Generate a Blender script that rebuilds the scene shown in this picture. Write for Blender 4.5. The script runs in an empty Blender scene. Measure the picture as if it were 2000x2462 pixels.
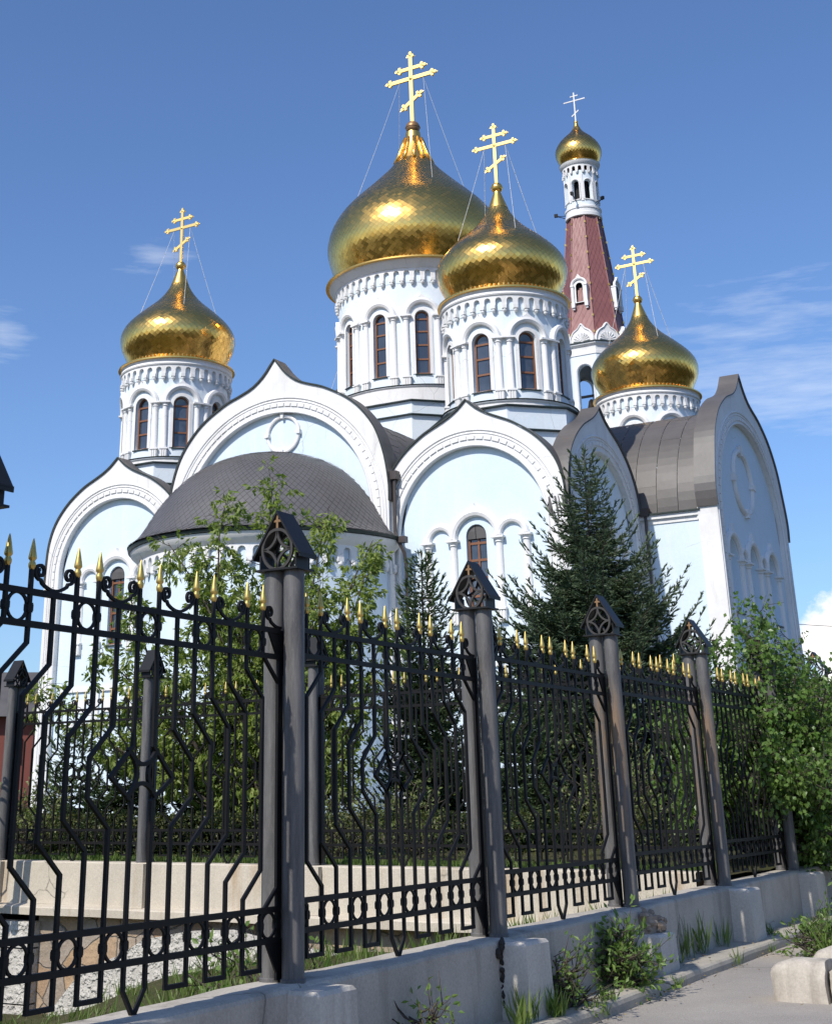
import bpy, math, random
import numpy as np
from mathutils import Vector, Matrix
PI = math.pi
rng = np.random.default_rng(7)
random.seed(7)
SC = bpy.context.scene
COL = SC.collection
EYE = 1.51                                    # eye height above the street

# ------------------------------------------------------------------ camera
PITCH, ROLL, FPX = 0.3815, -0.0113, 3301.26
cam = bpy.data.cameras.new('camera')
cam.sensor_fit = 'HORIZONTAL'; cam.sensor_width = 36
cam.lens = FPX / 2000 * 36
cam.shift_x = (1000 - 826.5) / 2000
cam.shift_y = -(1231 - 594.29) / 2000
cam.clip_start = 0.1; cam.clip_end = 4000
camo = bpy.data.objects.new('camera', cam); COL.objects.link(camo)
_fw = Vector((0, math.cos(PITCH), math.sin(PITCH))); _rt = Vector((1, 0, 0)); _up = _rt.cross(_fw)
_r2 = _rt * math.cos(ROLL) + _up * math.sin(ROLL); _u2 = -_rt * math.sin(ROLL) + _up * math.cos(ROLL)
camo.matrix_world = Matrix(((_r2.x, _u2.x, -_fw.x, 0), (_r2.y, _u2.y, -_fw.y, 0), (_r2.z, _u2.z, -_fw.z, EYE), (0, 0, 0, 1)))
SC.camera = camo

# ------------------------------------------------------------------ world, sun, exposure
SUN_EL, SUN_AZ = math.radians(44), math.radians(-142)
world = bpy.data.worlds.new('World'); SC.world = world; world.use_nodes = True
def build_world():
    nt = world.node_tree; N = nt.nodes; Lk = nt.links
    bg = N['Background']
    sky = N.new('ShaderNodeTexSky'); sky.sky_type = 'NISHITA'; sky.sun_disc = False
    sky.sun_elevation = SUN_EL; sky.sun_rotation = SUN_AZ
    sky.air_density = 1.0; sky.dust_density = 0.9; sky.ozone_density = 3.2
    bg.inputs[1].default_value = 0.126
    tc = N.new('ShaderNodeTexCoord')
    def math_(op, a, b=None, clamp=False):
        m = N.new('ShaderNodeMath'); m.operation = op; m.use_clamp = clamp
        for i, v in enumerate((a, b)):
            if v is None: continue
            if hasattr(v, 'is_output'): Lk.new(v, m.inputs[i])
            else: m.inputs[i].default_value = v
        return m.outputs[0]
    def cloud(dirs, noise_scale, stretch, thr, gain, detail=8, seed=0.0):
        acc = None
        for d, rad, wgt, asp in dirs:
            d = Vector(d).normalized()
            right = Vector((d.y, -d.x, 0)).normalized(); up = right.cross(d)
            def dot(v, s):
                n = N.new('ShaderNodeVectorMath'); n.operation = 'DOT_PRODUCT'
                Lk.new(tc.outputs['Generated'], n.inputs[0]); n.inputs[1].default_value = v
                return math_('MULTIPLY', n.outputs['Value'], s)
            a = dot(right, 1 / (rad * asp)); b = dot(up, 1 / rad)
            f = N.new('ShaderNodeVectorMath'); f.operation = 'DOT_PRODUCT'
            Lk.new(tc.outputs['Generated'], f.inputs[0]); f.inputs[1].default_value = d
            front = math_('GREATER_THAN', f.outputs['Value'], 0)
            a0 = math_('MULTIPLY', a, a); b0 = math_('MULTIPLY', b, b)
            m = math_('SUBTRACT', 1.0, math_('SQRT', math_('ADD', a0, b0)), True)
            m = math_('MULTIPLY', math_('MULTIPLY', m, wgt), front)
            acc = m if acc is None else math_('MAXIMUM', acc, m)
        mp = N.new('ShaderNodeMapping'); Lk.new(tc.outputs['Generated'], mp.inputs[0])
        mp.inputs['Scale'].default_value = stretch; mp.inputs['Location'].default_value = (seed, seed * .7, 0)
        ns = N.new('ShaderNodeTexNoise'); Lk.new(mp.outputs[0], ns.inputs[0])
        ns.inputs['Scale'].default_value = noise_scale; ns.inputs['Detail'].default_value = detail
        ns.inputs['Roughness'].default_value = .62
        v = math_('SUBTRACT', math_('ADD', acc, ns.outputs[0]), thr)
        return math_('MULTIPLY', math_('MULTIPLY', v, gain, True), math_('GREATER_THAN', acc, 0.0))
    # faint cirrus wisps and one cumulus, by direction in the sky
    cir = cloud([((-.145, 1, .395), .024, .36, 1.8), ((-.262, 1, .335), .038, .42, .8), ((.345, 1, .285), .055, .50, 2.8),
                 ((.31, 1, .335), .05, .32, 3.2)], 16.0, (1.0, 1.0, 7.0), .67, .72, 13, 1.3)
    cum = cloud([((.385, 1, .09), .075, 1.5, 1.3), ((.33, 1, .10), .03, 1.0, 1.2)], 26.0, (1, 1, 1.3), .98, 5.0, 6, 4.1)
    tint = N.new('ShaderNodeMixRGB'); tint.blend_type = 'MULTIPLY'; tint.inputs[0].default_value = 1; Lk.new(sky.outputs[0], tint.inputs[1]); tint.inputs[2].default_value = (.74, .875, 1.08, 1)
    mix = N.new('ShaderNodeMixRGB'); Lk.new(cir, mix.inputs[0]); Lk.new(tint.outputs[0], mix.inputs[1]); mix.inputs[2].default_value = (7.0, 7.3, 7.8, 1)
    mix2 = N.new('ShaderNodeMixRGB'); Lk.new(cum, mix2.inputs[0]); Lk.new(mix.outputs[0], mix2.inputs[1]); mix2.inputs[2].default_value = (8.6, 8.3, 8.2, 1)
    Lk.new(mix2.outputs[0], bg.inputs[0])
build_world()
sun = bpy.data.lights.new('sun', 'SUN'); sun.energy = 3.9; sun.angle = math.radians(.53); sun.color = (1, .95, .87)
suno = bpy.data.objects.new('sun', sun); COL.objects.link(suno); suno.location = (-20, -30, 60)
_sd = Vector((math.sin(SUN_AZ) * math.cos(SUN_EL), math.cos(SUN_AZ) * math.cos(SUN_EL), math.sin(SUN_EL)))
suno.rotation_euler = _sd.to_track_quat('Z', 'Y').to_euler()
SC.view_settings.view_transform = 'Standard'; SC.view_settings.look = 'None'
SC.view_settings.exposure = 0.26; SC.view_settings.gamma = 1.0
SC.render.engine = 'CYCLES'
SC.cycles.max_bounces = 6; SC.cycles.glossy_bounces = 3; SC.cycles.transmission_bounces = 4; SC.cycles.transparent_max_bounces = 6

# ------------------------------------------------------------------ materials
class NT:
    def __init__(s, name):
        s.m = bpy.data.materials.new(name); s.m.use_nodes = True
        s.t = s.m.node_tree; s.N = s.t.nodes; s.b = s.N['Principled BSDF']; s.out = s.N['Material Output']
    def new(s, k, **kw):
        n = s.N.new('ShaderNode' + k)
        for a, v in kw.items(): setattr(n, a, v)
        return n
    def link(s, a, b): s.t.links.new(a, b)
    def coord(s, scale=(1, 1, 1), which='Object'):
        tc = s.new('TexCoord'); mp = s.new('Mapping'); s.link(tc.outputs[which], mp.inputs[0]); mp.inputs['Scale'].default_value = scale
        return mp.outputs[0]
    def noise(s, scale, detail=5, rough=.55, vec=None):
        n = s.new('TexNoise'); n.inputs['Scale'].default_value = scale; n.inputs['Detail'].default_value = detail; n.inputs['Roughness'].default_value = rough
        if vec is not None: s.link(vec, n.inputs[0])
        return n.outputs[0]
    def ramp(s, fac, *stops):
        r = s.new('ValToRGB'); s.link(fac, r.inputs[0]); e = r.color_ramp.elements
        while len(e) < len(stops): e.new(.5)
        for i, (p, c) in enumerate(stops):
            e[i].position = p; e[i].color = (*c, 1) if hasattr(c, '__len__') else (c, c, c, 1)
        return r.outputs[0]
    def mix(s, fac, a, b, mode='MIX'):
        n = s.new('MixRGB', blend_type=mode)
        for i, v in enumerate((fac, a, b)):
            if hasattr(v, 'is_output'): s.link(v, n.inputs[i])
            elif i == 0: n.inputs[0].default_value = v
            else: n.inputs[i].default_value = (*v, 1)
        return n.outputs[0]
    def bump(s, h, strength=.3, dist=.02):
        b = s.new('Bump'); b.inputs['Strength'].default_value = strength; b.inputs['Distance'].default_value = dist
        s.link(h, b.inputs['Height']); s.link(b.outputs[0], s.b.inputs['Normal']); return b
    def set(s, color=None, rough=None, metal=None, spec=None):
        if color is not None:
            if hasattr(color, 'is_output'): s.link(color, s.b.inputs['Base Color'])
            else: s.b.inputs['Base Color'].default_value = (*color, 1)
        if rough is not None:
            if hasattr(rough, 'is_output'): s.link(rough, s.b.inputs['Roughness'])
            else: s.b.inputs['Roughness'].default_value = rough
        if metal is not None: s.b.inputs['Metallic'].default_value = metal
        if spec is not None: s.b.inputs['Specular IOR Level'].default_value = spec
        return s
def plaster(name, c1, c2, stain=(.5, .48, .45), amt=.25, bump=.25):
    t = NT(name); v = t.coord(); vs = t.coord((1.3, 1.3, .22))
    base = t.mix(t.ramp(t.noise(.55, 4, .6, v), (.35, 0.), (.7, 1.)), c1, c2)
    st = t.ramp(t.noise(1.6, 7, .65, vs), (.53, 0.), (.76, amt))
    base = t.mix(st, base, stain)
    st2 = t.ramp(t.noise(4.5, 8, .7, t.coord((2.2, 2.2, .16))), (.60, 0.), (.80, amt * .9))
    base = t.mix(st2, base, tuple(x * .8 for x in stain))
    vo = t.new('TexVoronoi', feature='DISTANCE_TO_EDGE'); vo.inputs['Scale'].default_value = .5
    w_ = t.new('MixRGB'); w_.inputs[0].default_value = .3; t.link(v, w_.inputs[1]); nn = t.new('TexNoise'); nn.inputs['Scale'].default_value = 1.1; nn.inputs['Detail'].default_value = 7; t.link(v, nn.inputs[0]); t.link(nn.outputs[1], w_.inputs[2]); t.link(w_.outputs[0], vo.inputs[0])
    cr = t.new('Math', operation='MULTIPLY'); t.link(t.ramp(vo.outputs[0], (0., .55), (.005, 0.)), cr.inputs[0]); t.link(t.ramp(t.noise(.35, 3, .5, v), (.55, 0.), (.62, 1.)), cr.inputs[1])
    base = t.mix(cr.outputs[0], base, (.28, .27, .26))
    fine = t.ramp(t.noise(9, 4, .7, v), (.3, .94), (.7, 1.0))
    base = t.mix(1.0, base, fine, 'MULTIPLY')
    t.set(base, .85, 0, .25); t.bump(t.noise(6, 6, .6, v), bump, .02)
    return t.m
M = {}
M['white'] = plaster('white_plaster', (.80, .785, .77), (.73, .71, .69), (.46, .43, .39), .42)
M['blue'] = plaster('pale_blue_plaster', (.625, .725, .805), (.675, .762, .828), (.76, .765, .77), .5)
M['pale'] = plaster('whitish_blue_plaster', (.745, .795, .83), (.69, .765, .815), (.60, .61, .62), .35)
def metal_paint(name, c, rough, var=.2, spec=.5):
    t = NT(name); v = t.coord()
    d = tuple(x * (1 - var) for x in c)
    t.set(t.mix(t.ramp(t.noise(3, 6, .65, v), (.35, 0.), (.7, 1.)), c, d), rough, 0, spec)
    t.bump(t.noise(30, 3, .6, v), .12, .004); return t.m
M['iron'] = metal_paint('black_iron', (.0095, .0088, .0088), .55, .4, .2)
M['capiron'] = metal_paint('cap_iron', (.011, .0105, .0105), .5, .35, .32)
def pole_paint(name, rust):
    t = NT(name); v = t.coord(); vs = t.coord((9, 9, .9))
    c = t.mix(t.ramp(t.noise(2.2, 8, .68, vs), (.36, 0.), (.64, 1.)), (.150, .144, .138), (.070, .067, .067))
    c = t.mix(t.ramp(t.noise(1.1, 9, .75, t.coord((22, 22, .8))), (.52, 0.), (.70, .55)), c, (.058, .055, .056))
    c = t.mix(t.ramp(t.noise(30, 3, .6, vs), (.60, 0.), (.68, .5)), c, (.25, .215, .185))
    if rust:
        sep = t.new('SeparateXYZ'); t.link(t.coord(), sep.inputs[0])
        z = t.new('MapRange'); t.link(sep.outputs[2], z.inputs[0]); z.inputs[1].default_value = 1.95; z.inputs[2].default_value = 1.55
        z2 = t.new('MapRange'); t.link(sep.outputs[2], z2.inputs[0]); z2.inputs[1].default_value = .35; z2.inputs[2].default_value = 1.0
        m = t.new('Math', operation='MULTIPLY'); t.link(z.outputs[0], m.inputs[0]); t.link(z2.outputs[0], m.inputs[1])
        m2 = t.new('Math', operation='MULTIPLY'); t.link(m.outputs[0], m2.inputs[0]); t.link(t.ramp(t.noise(1.4, 8, .7, vs), (.47, 0.), (.56, .9)), m2.inputs[1])
        c = t.mix(m2.outputs[0], c, t.mix(t.noise(5, 5, .6, vs), (.27, .19, .105), (.13, .075, .055)))
    t.set(c, .5, 0, .4); t.bump(t.noise(8, 5, .6, vs), .25, .004); return t.m
M['ornament'] = metal_paint('grey_ornament_iron', (.055, .050, .046), .55, .3, .3)
M['pole'] = pole_paint('grey_post_paint', False)
M['polerust'] = pole_paint('grey_post_paint_peeling_to_brown', True)
def gold(name, col, rough, var=.12):
    t = NT(name); g = t.new('NewGeometry')
    d = tuple(x * (1 - var) for x in col)
    c = t.mix(g.outputs['Random Per Island'], col, d)
    r = t.new('MapRange'); t.link(g.outputs['Random Per Island'], r.inputs[0]); r.inputs[3].default_value = rough * .7; r.inputs[4].default_value = rough * 1.35
    t.set(c, r.outputs[0], 1.0); return t.m
M['gold'] = gold('gilded_tile', (1.0, .59, .155), .22, .07)
M['goldlining'] = NT('gilded_seam').set((.55, .33, .10), .4, 1.0).m
M['goldsmooth'] = gold('gilded_sheet', (.93, .56, .15), .30, .05)
M['goldcross'] = gold('gilded_cross', (.92, .66, .24), .42, .05)
M['goldpaint'] = (lambda t: (t.set(t.mix(t.ramp(t.noise(25, 4, .7, t.coord()), (.55, 0.), (.72, 1.)), (.60, .42, .12), (.30, .20, .08)), .36, .75), t.m)[1])(NT('gold_paint'))
M['copper'] = NT('tarnished_copper').set((.30, .17, .08), .45, .6).m
def roofmat(name, c1, c2, seams):
    t = NT(name); v = t.coord(); g = t.new('NewGeometry')
    c = t.mix(t.ramp(t.noise(.8, 6, .65, v), (.3, 0.), (.7, 1.)), c1, c2)
    c = t.mix(.06, c, t.mix(g.outputs['Random Per Island'], tuple(x * .75 for x in c1), tuple(x * 1.35 for x in c2)))
    t.set(c, .48, 0, .5)
    t.bump(t.noise(4, 4, .6, v), .2, .02); return t.m
M['roof'] = roofmat('dark_roof_sheet', (.115, .104, .098), (.082, .074, .070), True)
M['roofseam'] = NT('pale_roof_seam').set((.045, .042, .042), .7).m
M['rooftile'] = roofmat('dark_roof_shingle', (.125, .118, .116), (.098, .092, .091), False)
M['roofedge'] = metal_paint('dark_green_flashing', (.018, .030, .024), .5, .3)
M['tent'] = roofmat('brick_red_shingle', (.27, .105, .095), (.22, .085, .078), False)
def wood():
    t = NT('brown_window_wood'); v = t.coord((8, 8, 1))
    t.set(t.mix(t.noise(4, 5, .6, v), (.26, .105, .045), (.13, .05, .025)), .55); return t.m
M['wood'] = wood()
def glass():
    t = NT('window_glass'); g = t.new('NewGeometry')
    oi = t.new('ObjectInfo')
    c = t.mix(t.ramp(t.noise(.9, 3, .5, t.coord()), (.35, 0.), (.65, 1.)), (.010, .013, .020), (.085, .10, .13))
    c = t.mix(oi.outputs['Random'], c, (.035, .042, .055))
    t.set(c, .05, 0, .95)
    t.bump(t.noise(1.1, 2, .5, t.coord()), .16, .06); return t.m
M['glass'] = glass()
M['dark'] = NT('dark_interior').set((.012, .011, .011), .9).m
M['gapdark'] = NT('dark_gap_brown').set((.022, .018, .015), .7).m  # darkness of the crumbly gap by the pier, put into the colour
M['pipe'] = metal_paint('brown_pipe', (.06, .045, .040), .45, .3)
M['wire'] = NT('wire').set((.25, .25, .26), .4, .5).m
M['chain'] = NT('pale_chain').set((.72, .70, .66), .35, .3).m
def concrete(name, c1, c2, stain, crack=True, scale=1.0, streak=.5):
    t = NT(name); v = t.coord(); vs = t.coord((3.0, 3.0, .35))
    c = t.mix(t.ramp(t.noise(1.7 * scale, 7, .65, v), (.3, 0.), (.72, 1.)), c1, c2)
    c = t.mix(t.ramp(t.noise(1.3, 6, .6, vs), (.55, 0.), (.75, streak)), c, stain)
    sp = t.ramp(t.noise(60, 3, .7, v), (.3, .82), (.65, 1.06)); c = t.mix(1.0, c, sp, 'MULTIPLY')
    h = t.noise(22, 6, .65, v)
    if crack:
        vo = t.new('TexVoronoi', feature='DISTANCE_TO_EDGE'); vo.inputs['Scale'].default_value = 1.1
        w = t.new('MixRGB'); w.inputs[0].default_value = .22; t.link(v, w.inputs[1])
        nn = t.new('TexNoise'); nn.inputs['Scale'].default_value = 2.2; nn.inputs['Detail'].default_value = 6; t.link(v, nn.inputs[0]); t.link(nn.outputs[1], w.inputs[2])
        t.link(w.outputs[0], vo.inputs[0])
        line = t.ramp(vo.outputs[0], (.0, 1.), (.006, 0.))
        gate = t.ramp(t.noise(.9, 3, .5, v), (.52, 0.), (.58, .85))
        m = t.new('Math', operation='MULTIPLY'); t.link(line, m.inputs[0]); t.link(gate, m.inputs[1])
        c = t.mix(m.outputs[0], c, tuple(x * .18 for x in c1))
    t.set(c, .9, 0, .2); t.bump(h, .35, .012); return t.m
M['wallcon'] = concrete('grey_rendered_wall', (.52, .475, .41), (.36, .325, .275), (.21, .185, .15), True, 1.0, .8)
M['piercon'] = concrete('pale_pier_render', (.60, .56, .50), (.47, .435, .38), (.28, .245, .2), False, 1.3, .7)
M['yardcon'] = concrete('cream_rendered_wall', (.58, .51, .41), (.46, .41, .33), (.36, .25, .145), True, 1.0, .9)
M['stripcon'] = concrete('pavement_concrete', (.44, .40, .33), (.34, .31, .26), (.25, .22, .18), True)
M['blockcon'] = concrete('weathered_block', (.56, .51, .43), (.42, .37, .31), (.22, .19, .16), False, 2.2, .8)
def asphalt():
    t = NT('asphalt'); v = t.coord()
    c = t.mix(t.ramp(t.noise(.45, 8, .65, v), (.35, 0.), (.68, 1.)), (.29, .265, .24), (.40, .365, .32))
    c = t.mix(t.ramp(t.noise(.28, 5, .6, t.coord((1, 1, 1))), (.50, 0.), (.66, .8)), c, (.46, .38, .28))
    sp = t.ramp(t.noise(160, 2, .6, v), (.3, .62), (.7, 1.3)); c = t.mix(1.0, c, sp, 'MULTIPLY')
    vo = t.new('TexVoronoi', feature='DISTANCE_TO_EDGE'); vo.inputs['Scale'].default_value = .33
    w = t.new('MixRGB'); w.inputs[0].default_value = .2; t.link(v, w.inputs[1])
    nn = t.new('TexNoise'); nn.inputs['Scale'].default_value = 1.4; nn.inputs['Detail'].default_value = 7; t.link(v, nn.inputs[0]); t.link(nn.outputs[1], w.inputs[2]); t.link(w.outputs[0], vo.inputs[0])
    c = t.mix(t.ramp(vo.outputs[0], (.0, .7), (.004, 0.)), c, (.05, .047, .043))
    t.set(c, .92, 0, .2); t.bump(t.noise(120, 4, .7, v), .5, .01); return t.m
M['asphalt'] = asphalt()
def flagstone():
    t = NT('flagstone_cladding'); v = t.coord((1, 1, 1))
    w = t.new('MixRGB'); w.inputs[0].default_value = .12; t.link(v, w.inputs[1])
    nn = t.new('TexNoise'); nn.inputs['Scale'].default_value = 3; nn.inputs['Detail'].default_value = 4; t.link(v, nn.inputs[0]); t.link(nn.outputs[1], w.inputs[2])
    va = t.new('TexVoronoi'); va.inputs['Scale'].default_value = 3.3; t.link(w.outputs[0], va.inputs[0])
    vb = t.new('TexVoronoi', feature='DISTANCE_TO_EDGE'); vb.inputs['Scale'].default_value = 3.3; t.link(w.outputs[0], vb.inputs[0])
    sep = t.new('SeparateColor'); t.link(va.outputs['Color'], sep.inputs[0])
    c = t.ramp(sep.outputs[0], (.0, (.36, .22, .12)), (.3, (.46, .31, .18)), (.6, (.36, .32, .27)), (.8, (.30, .25, .20)), (1., (.42, .26, .14)))
    c = t.mix(t.ramp(t.noise(14, 6, .7, v), (.3, 0.), (.75, .7)), c, (.24, .17, .11))
    edge = t.ramp(vb.outputs[0], (.008, 0.), (.028, 1.))
    c = t.mix(edge, (.20, .18, .155), c)
    h = t.mix(edge, (0, 0, 0), t.ramp(t.noise(9, 5, .65, v), (.2, .55), (.8, 1.)))
    t.set(c, .85, 0, .25); t.bump(h, .9, .05); return t.m
M['flag'] = flagstone()
def roughcast():
    t = NT('rough_cast_white'); v = t.coord()
    n1 = t.ramp(t.noise(13, 2, .5, v), (.46, 0.), (.68, 1.)); h = t.mix(.35, n1, t.noise(40, 4, .7, v))
    c = t.mix(t.ramp(t.noise(2, 6, .6, v), (.35, 0.), (.7, 1.)), (.56, .525, .465), (.44, .41, .36))
    t.set(c, .92, 0, .15); t.bump(h, .85, .05); return t.m
M['cast'] = roughcast()
def soil(name, a, b, c3):
    t = NT(name); v = t.coord()
    c = t.mix(t.ramp(t.noise(.8, 7, .65, v), (.35, 0.), (.65, 1.)), a, b)
    c = t.mix(t.ramp(t.noise(7, 6, .7, v), (.5, 0.), (.7, .8)), c, c3)
    t.set(c, .95, 0, .1); t.bump(t.noise(14, 6, .7, v), .8, .08); return t.m
M['soil'] = soil('grassy_soil', (.055, .065, .025), (.085, .075, .04), (.12, .095, .06))
M['land'] = soil('far_land', (.016, .021, .010), (.026, .028, .016), (.045, .04, .03))
def leaf(name, c1, c2, trans=.35, rough=.45):
    t = NT(name); g = t.new('NewGeometry')
    c = t.mix(g.outputs['Random Per Island'], c1, c2)
    c = t.mix(t.ramp(t.noise(.9, 3, .5, t.coord()), (.35, 0.), (.7, .45)), c, tuple(x * .8 for x in c1))
    t.set(c, rough, 0, .35)
    tr = t.new('BsdfTranslucent'); t.link(t.mix(1.0, c, (1.15, 1.25, .6), 'MULTIPLY'), tr.inputs[0])
    mx = t.new('MixShader'); mx.inputs[0].default_value = trans
    t.link(t.b.outputs[0], mx.inputs[1]); t.link(tr.outputs[0], mx.inputs[2]); t.link(mx.outputs[0], t.out.inputs[0]); return t.m
M['leafmaple'] = leaf('maple_leaf', (.19, .265, .055), (.33, .375, .11), .45)
M['leafbirch'] = leaf('birch_leaf', (.085, .17, .030), (.185, .27, .072), .38, .35)
M['leafweed'] = leaf('weed_leaf', (.10, .19, .04), (.21, .29, .075), .35)
M['leafhedge'] = leaf('hedge_leaf', (.055, .085, .025), (.16, .15, .05), .25)
M['leafshrub'] = leaf('shrub_leaf', (.15, .21, .06), (.29, .31, .12), .4)
M['needle'] = leaf('spruce_needle', (.05, .088, .036), (.12, .165, .07), .18, .5)
M['needleblue'] = leaf('blue_spruce_needle', (.065, .102, .055), (.155, .20, .108), .18, .5)
M['litter'] = leaf('dry_leaf', (.16, .12, .06), (.30, .24, .14), .1, .7)
M['grass'] = leaf('grass_blade', (.09, .17, .03), (.22, .27, .08), .35)
def bark(name, a, b):
    t = NT(name); v = t.coord((6, 6, 1))
    t.set(t.mix(t.noise(4, 6, .7, v), a, b), .9, 0, .2); t.bump(t.noise(9, 5, .7, v), .6, .02); return t.m
M['bark'] = bark('bark', (.12, .10, .08), (.05, .04, .032))
M['barkpale'] = bark('pale_bark', (.25, .22, .18), (.10, .085, .07))
M['brick'] = (lambda t: (t.set(t.mix(t.noise(1.2, 5, .6, t.coord()), (.20, .055, .04), (.14, .04, .03)), .85), t.m)[1])(NT('red_brick'))
M['rubble'] = concrete('broken_masonry', (.44, .36, .28), (.20, .15, .11), (.10, .08, .06), False, 6.0, .8)

# ------------------------------------------------------------------ mesh helpers
class MB:
    """Collects faces, builds ONE mesh object."""
    def __init__(s): s.v = []; s.f = []; s.mi = []
    def add(s, vs, fs, mi=0):
        o = len(s.v); s.v.extend([tuple(map(float, p)) for p in vs]); s.f.extend([tuple(i + o for i in f) for f in fs]); s.mi.extend([mi] * len(fs)); return s
    def quad(s, a, b, c, d, mi=0): return s.add((a, b, c, d), ((0, 1, 2, 3),), mi)
    def box(s, c, d, rz=0, mi=0):
        cx, cy, cz = c; hx, hy, hz = d[0] / 2, d[1] / 2, d[2] / 2; cs, sn = math.cos(rz), math.sin(rz)
        vs = [(cx + cs * x - sn * y, cy + sn * x + cs * y, cz + z) for z in (-hz, hz) for x, y in ((-hx, -hy), (hx, -hy), (hx, hy), (-hx, hy))]
        return s.add(vs, ((3, 2, 1, 0), (4, 5, 6, 7), (0, 1, 5, 4), (1, 2, 6, 5), (2, 3, 7, 6), (3, 0, 4, 7)), mi)
    def hexa(s, P, u0, u1, w0, w1, z0, z1, mi=0):
        vs = [P(u, w, z) for z in (z0, z1) for u, w in ((u0, w0), (u1, w0), (u1, w1), (u0, w1))]
        return s.add(vs, ((3, 2, 1, 0), (4, 5, 6, 7), (0, 1, 5, 4), (1, 2, 6, 5), (2, 3, 7, 6), (3, 0, 4, 7)), mi)
    def lathe(s, prof, n=24, c=(0, 0, 0), a0=0, a1=2 * PI, mi=0, cap=False):
        full = abs(a1 - a0 - 2 * PI) < 1e-6; m = n if full else n + 1
        vs = [(c[0] + r * math.cos(a0 + (a1 - a0) * i / n), c[1] + r * math.sin(a0 + (a1 - a0) * i / n), c[2] + z) for r, z in prof for i in range(m)]
        fs = [(j * m + i, j * m + (i + 1) % m, (j + 1) * m + (i + 1) % m, (j + 1) * m + i) for j in range(len(prof) - 1) for i in range(n)]
        if cap:
            fs.append(tuple(range(m))[::-1]); fs.append(tuple((len(prof) - 1) * m + i for i in range(m)))
        return s.add(vs, fs, mi)
    def tube(s, path, r, n=6, mi=0, closed=False, square=False, up=None, cap=True):
        P = [Vector(p) for p in path]; k = len(P); rr = r if hasattr(r, '__len__') else [r] * k
        vs = []; prev = None
        for i, p in enumerate(P):
            a = P[i - 1] if (i > 0 or closed) else P[0]; b = P[(i + 1) % k] if (i < k - 1 or closed) else P[-1]
            d = (b - a); d = d.normalized() if d.length > 1e-9 else Vector((0, 0, 1))
            if up is not None: x = Vector(up).cross(d)
            elif prev is None: x = d.cross(Vector((0, 0, 1)) if abs(d.z) < .9 else Vector((1, 0, 0)))
            else: x = prev - d * prev.dot(d)
            if x.length < 1e-6: x = d.orthogonal()
            x.normalize(); prev = x; y = d.cross(x)
            sc = 1.0
            if square and 0 < i < k - 1:
                e1 = (P[i] - P[i - 1]).normalized(); e2 = (P[i + 1] - P[i]).normalized(); cc = math.sqrt(max(.2, (1 + e1.dot(e2)) / 2)); sc = 1 / cc
            for j in range(n):
                an = 2 * PI * (j + (.5 if square else 0)) / n; q = 1.4142 if square else 1
                vs.append(p + (x * (math.cos(an) * (sc if square else 1)) + y * math.sin(an)) * rr[i] * q)
        fs = [(i * n + j, i * n + (j + 1) % n, ((i + 1) % k) * n + (j + 1) % n, ((i + 1) % k) * n + j) for i in range(k if closed else k - 1) for j in range(n)]
        if not closed and cap: fs += [tuple(range(n))[::-1], tuple((k - 1) * n + j for j in range(n))]
        return s.add(vs, fs, mi)
    def blob(s, c, r, n=8, m=5, sz=1.0, mi=0):
        return s.lathe([(max(1e-3, r * math.sin(PI * j / m)), -r * sz * math.cos(PI * j / m)) for j in range(m + 1)], n, c, mi=mi)
    def prism(s, poly, P, w0, w1, mi=0):
        n = len(poly); vs = [P(u, w0, z) for u, z in poly] + [P(u, w1, z) for u, z in poly]
        return s.add(vs, [tuple(range(n))[::-1], tuple(range(n, 2 * n))] + [(i, (i + 1) % n, n + (i + 1) % n, n + i) for i in range(n)], mi)
    def build(s, name, mats, parent=None, smooth=False, dz=0.0, fix=True):
        me = bpy.data.meshes.new(name); me.from_pydata([(x, y, z + dz) for x, y, z in s.v], [], s.f)
        mats = mats if isinstance(mats, (list, tuple)) else [mats]
        for m in mats: me.materials.append(M[m])
        if len(mats) > 1: me.polygons.foreach_set('material_index', s.mi)
        if smooth:
            me.polygons.foreach_set('use_smooth', [True] * len(me.polygons))
        if fix:
            import bmesh
            bm = bmesh.new(); bm.from_mesh(me); bmesh.ops.recalc_face_normals(bm, faces=bm.faces); bm.to_mesh(me); bm.free()
        if smooth == 'auto':
            me.set_sharp_from_angle(angle=math.radians(38))
        o = bpy.data.objects.new(name, me); COL.objects.link(o)
        if parent is not None: o.parent = parent
        return o
def tag(o, label=None, cat=None, group=None, kind=None):
    for k, v in (('label', label), ('category', cat), ('group', group), ('kind', kind)):
        if v: o[k] = v
    return o
def empty(name, loc=(0, 0, 0), rz=0.0, **kw):
    o = bpy.data.objects.new(name, None); COL.objects.link(o); o.location = loc; o.rotation_euler = (0, 0, rz); o.empty_display_size = .3
    return tag(o, **kw)
def clone(o, parent=None, loc=None, rz=None):
    c = o.copy(); COL.objects.link(c); c.parent = parent
    if loc is not None: c.location = loc
    if rz is not None: c.rotation_euler = (0, 0, rz)
    return c
def clone_tree(root, loc, rz, **kw):
    kids = list(root.children); r = clone(root, None, loc, rz); tag(r, **kw)
    for ch in kids:
        c = clone(ch, r)
        for g in ch.children: clone(g, c)
    return r
def smooth_curve(pts, per=8):
    P = [np.array(p, float) for p in pts]; out = []
    for i in range(len(P) - 1):
        a = P[i - 1] if i else 2 * P[0] - P[1]; b = P[i]; c = P[i + 1]; d = P[i + 2] if i + 2 < len(P) else 2 * P[-1] - P[-2]
        for k in range(per):
            t = k / per
            out.append(.5 * ((2 * b) + (c - a) * t + (2 * a - 5 * b + 4 * c - d) * t * t + (3 * b - a - 3 * c + d) * t ** 3))
    out.append(P[-1]); return [tuple(p) for p in out]
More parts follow.
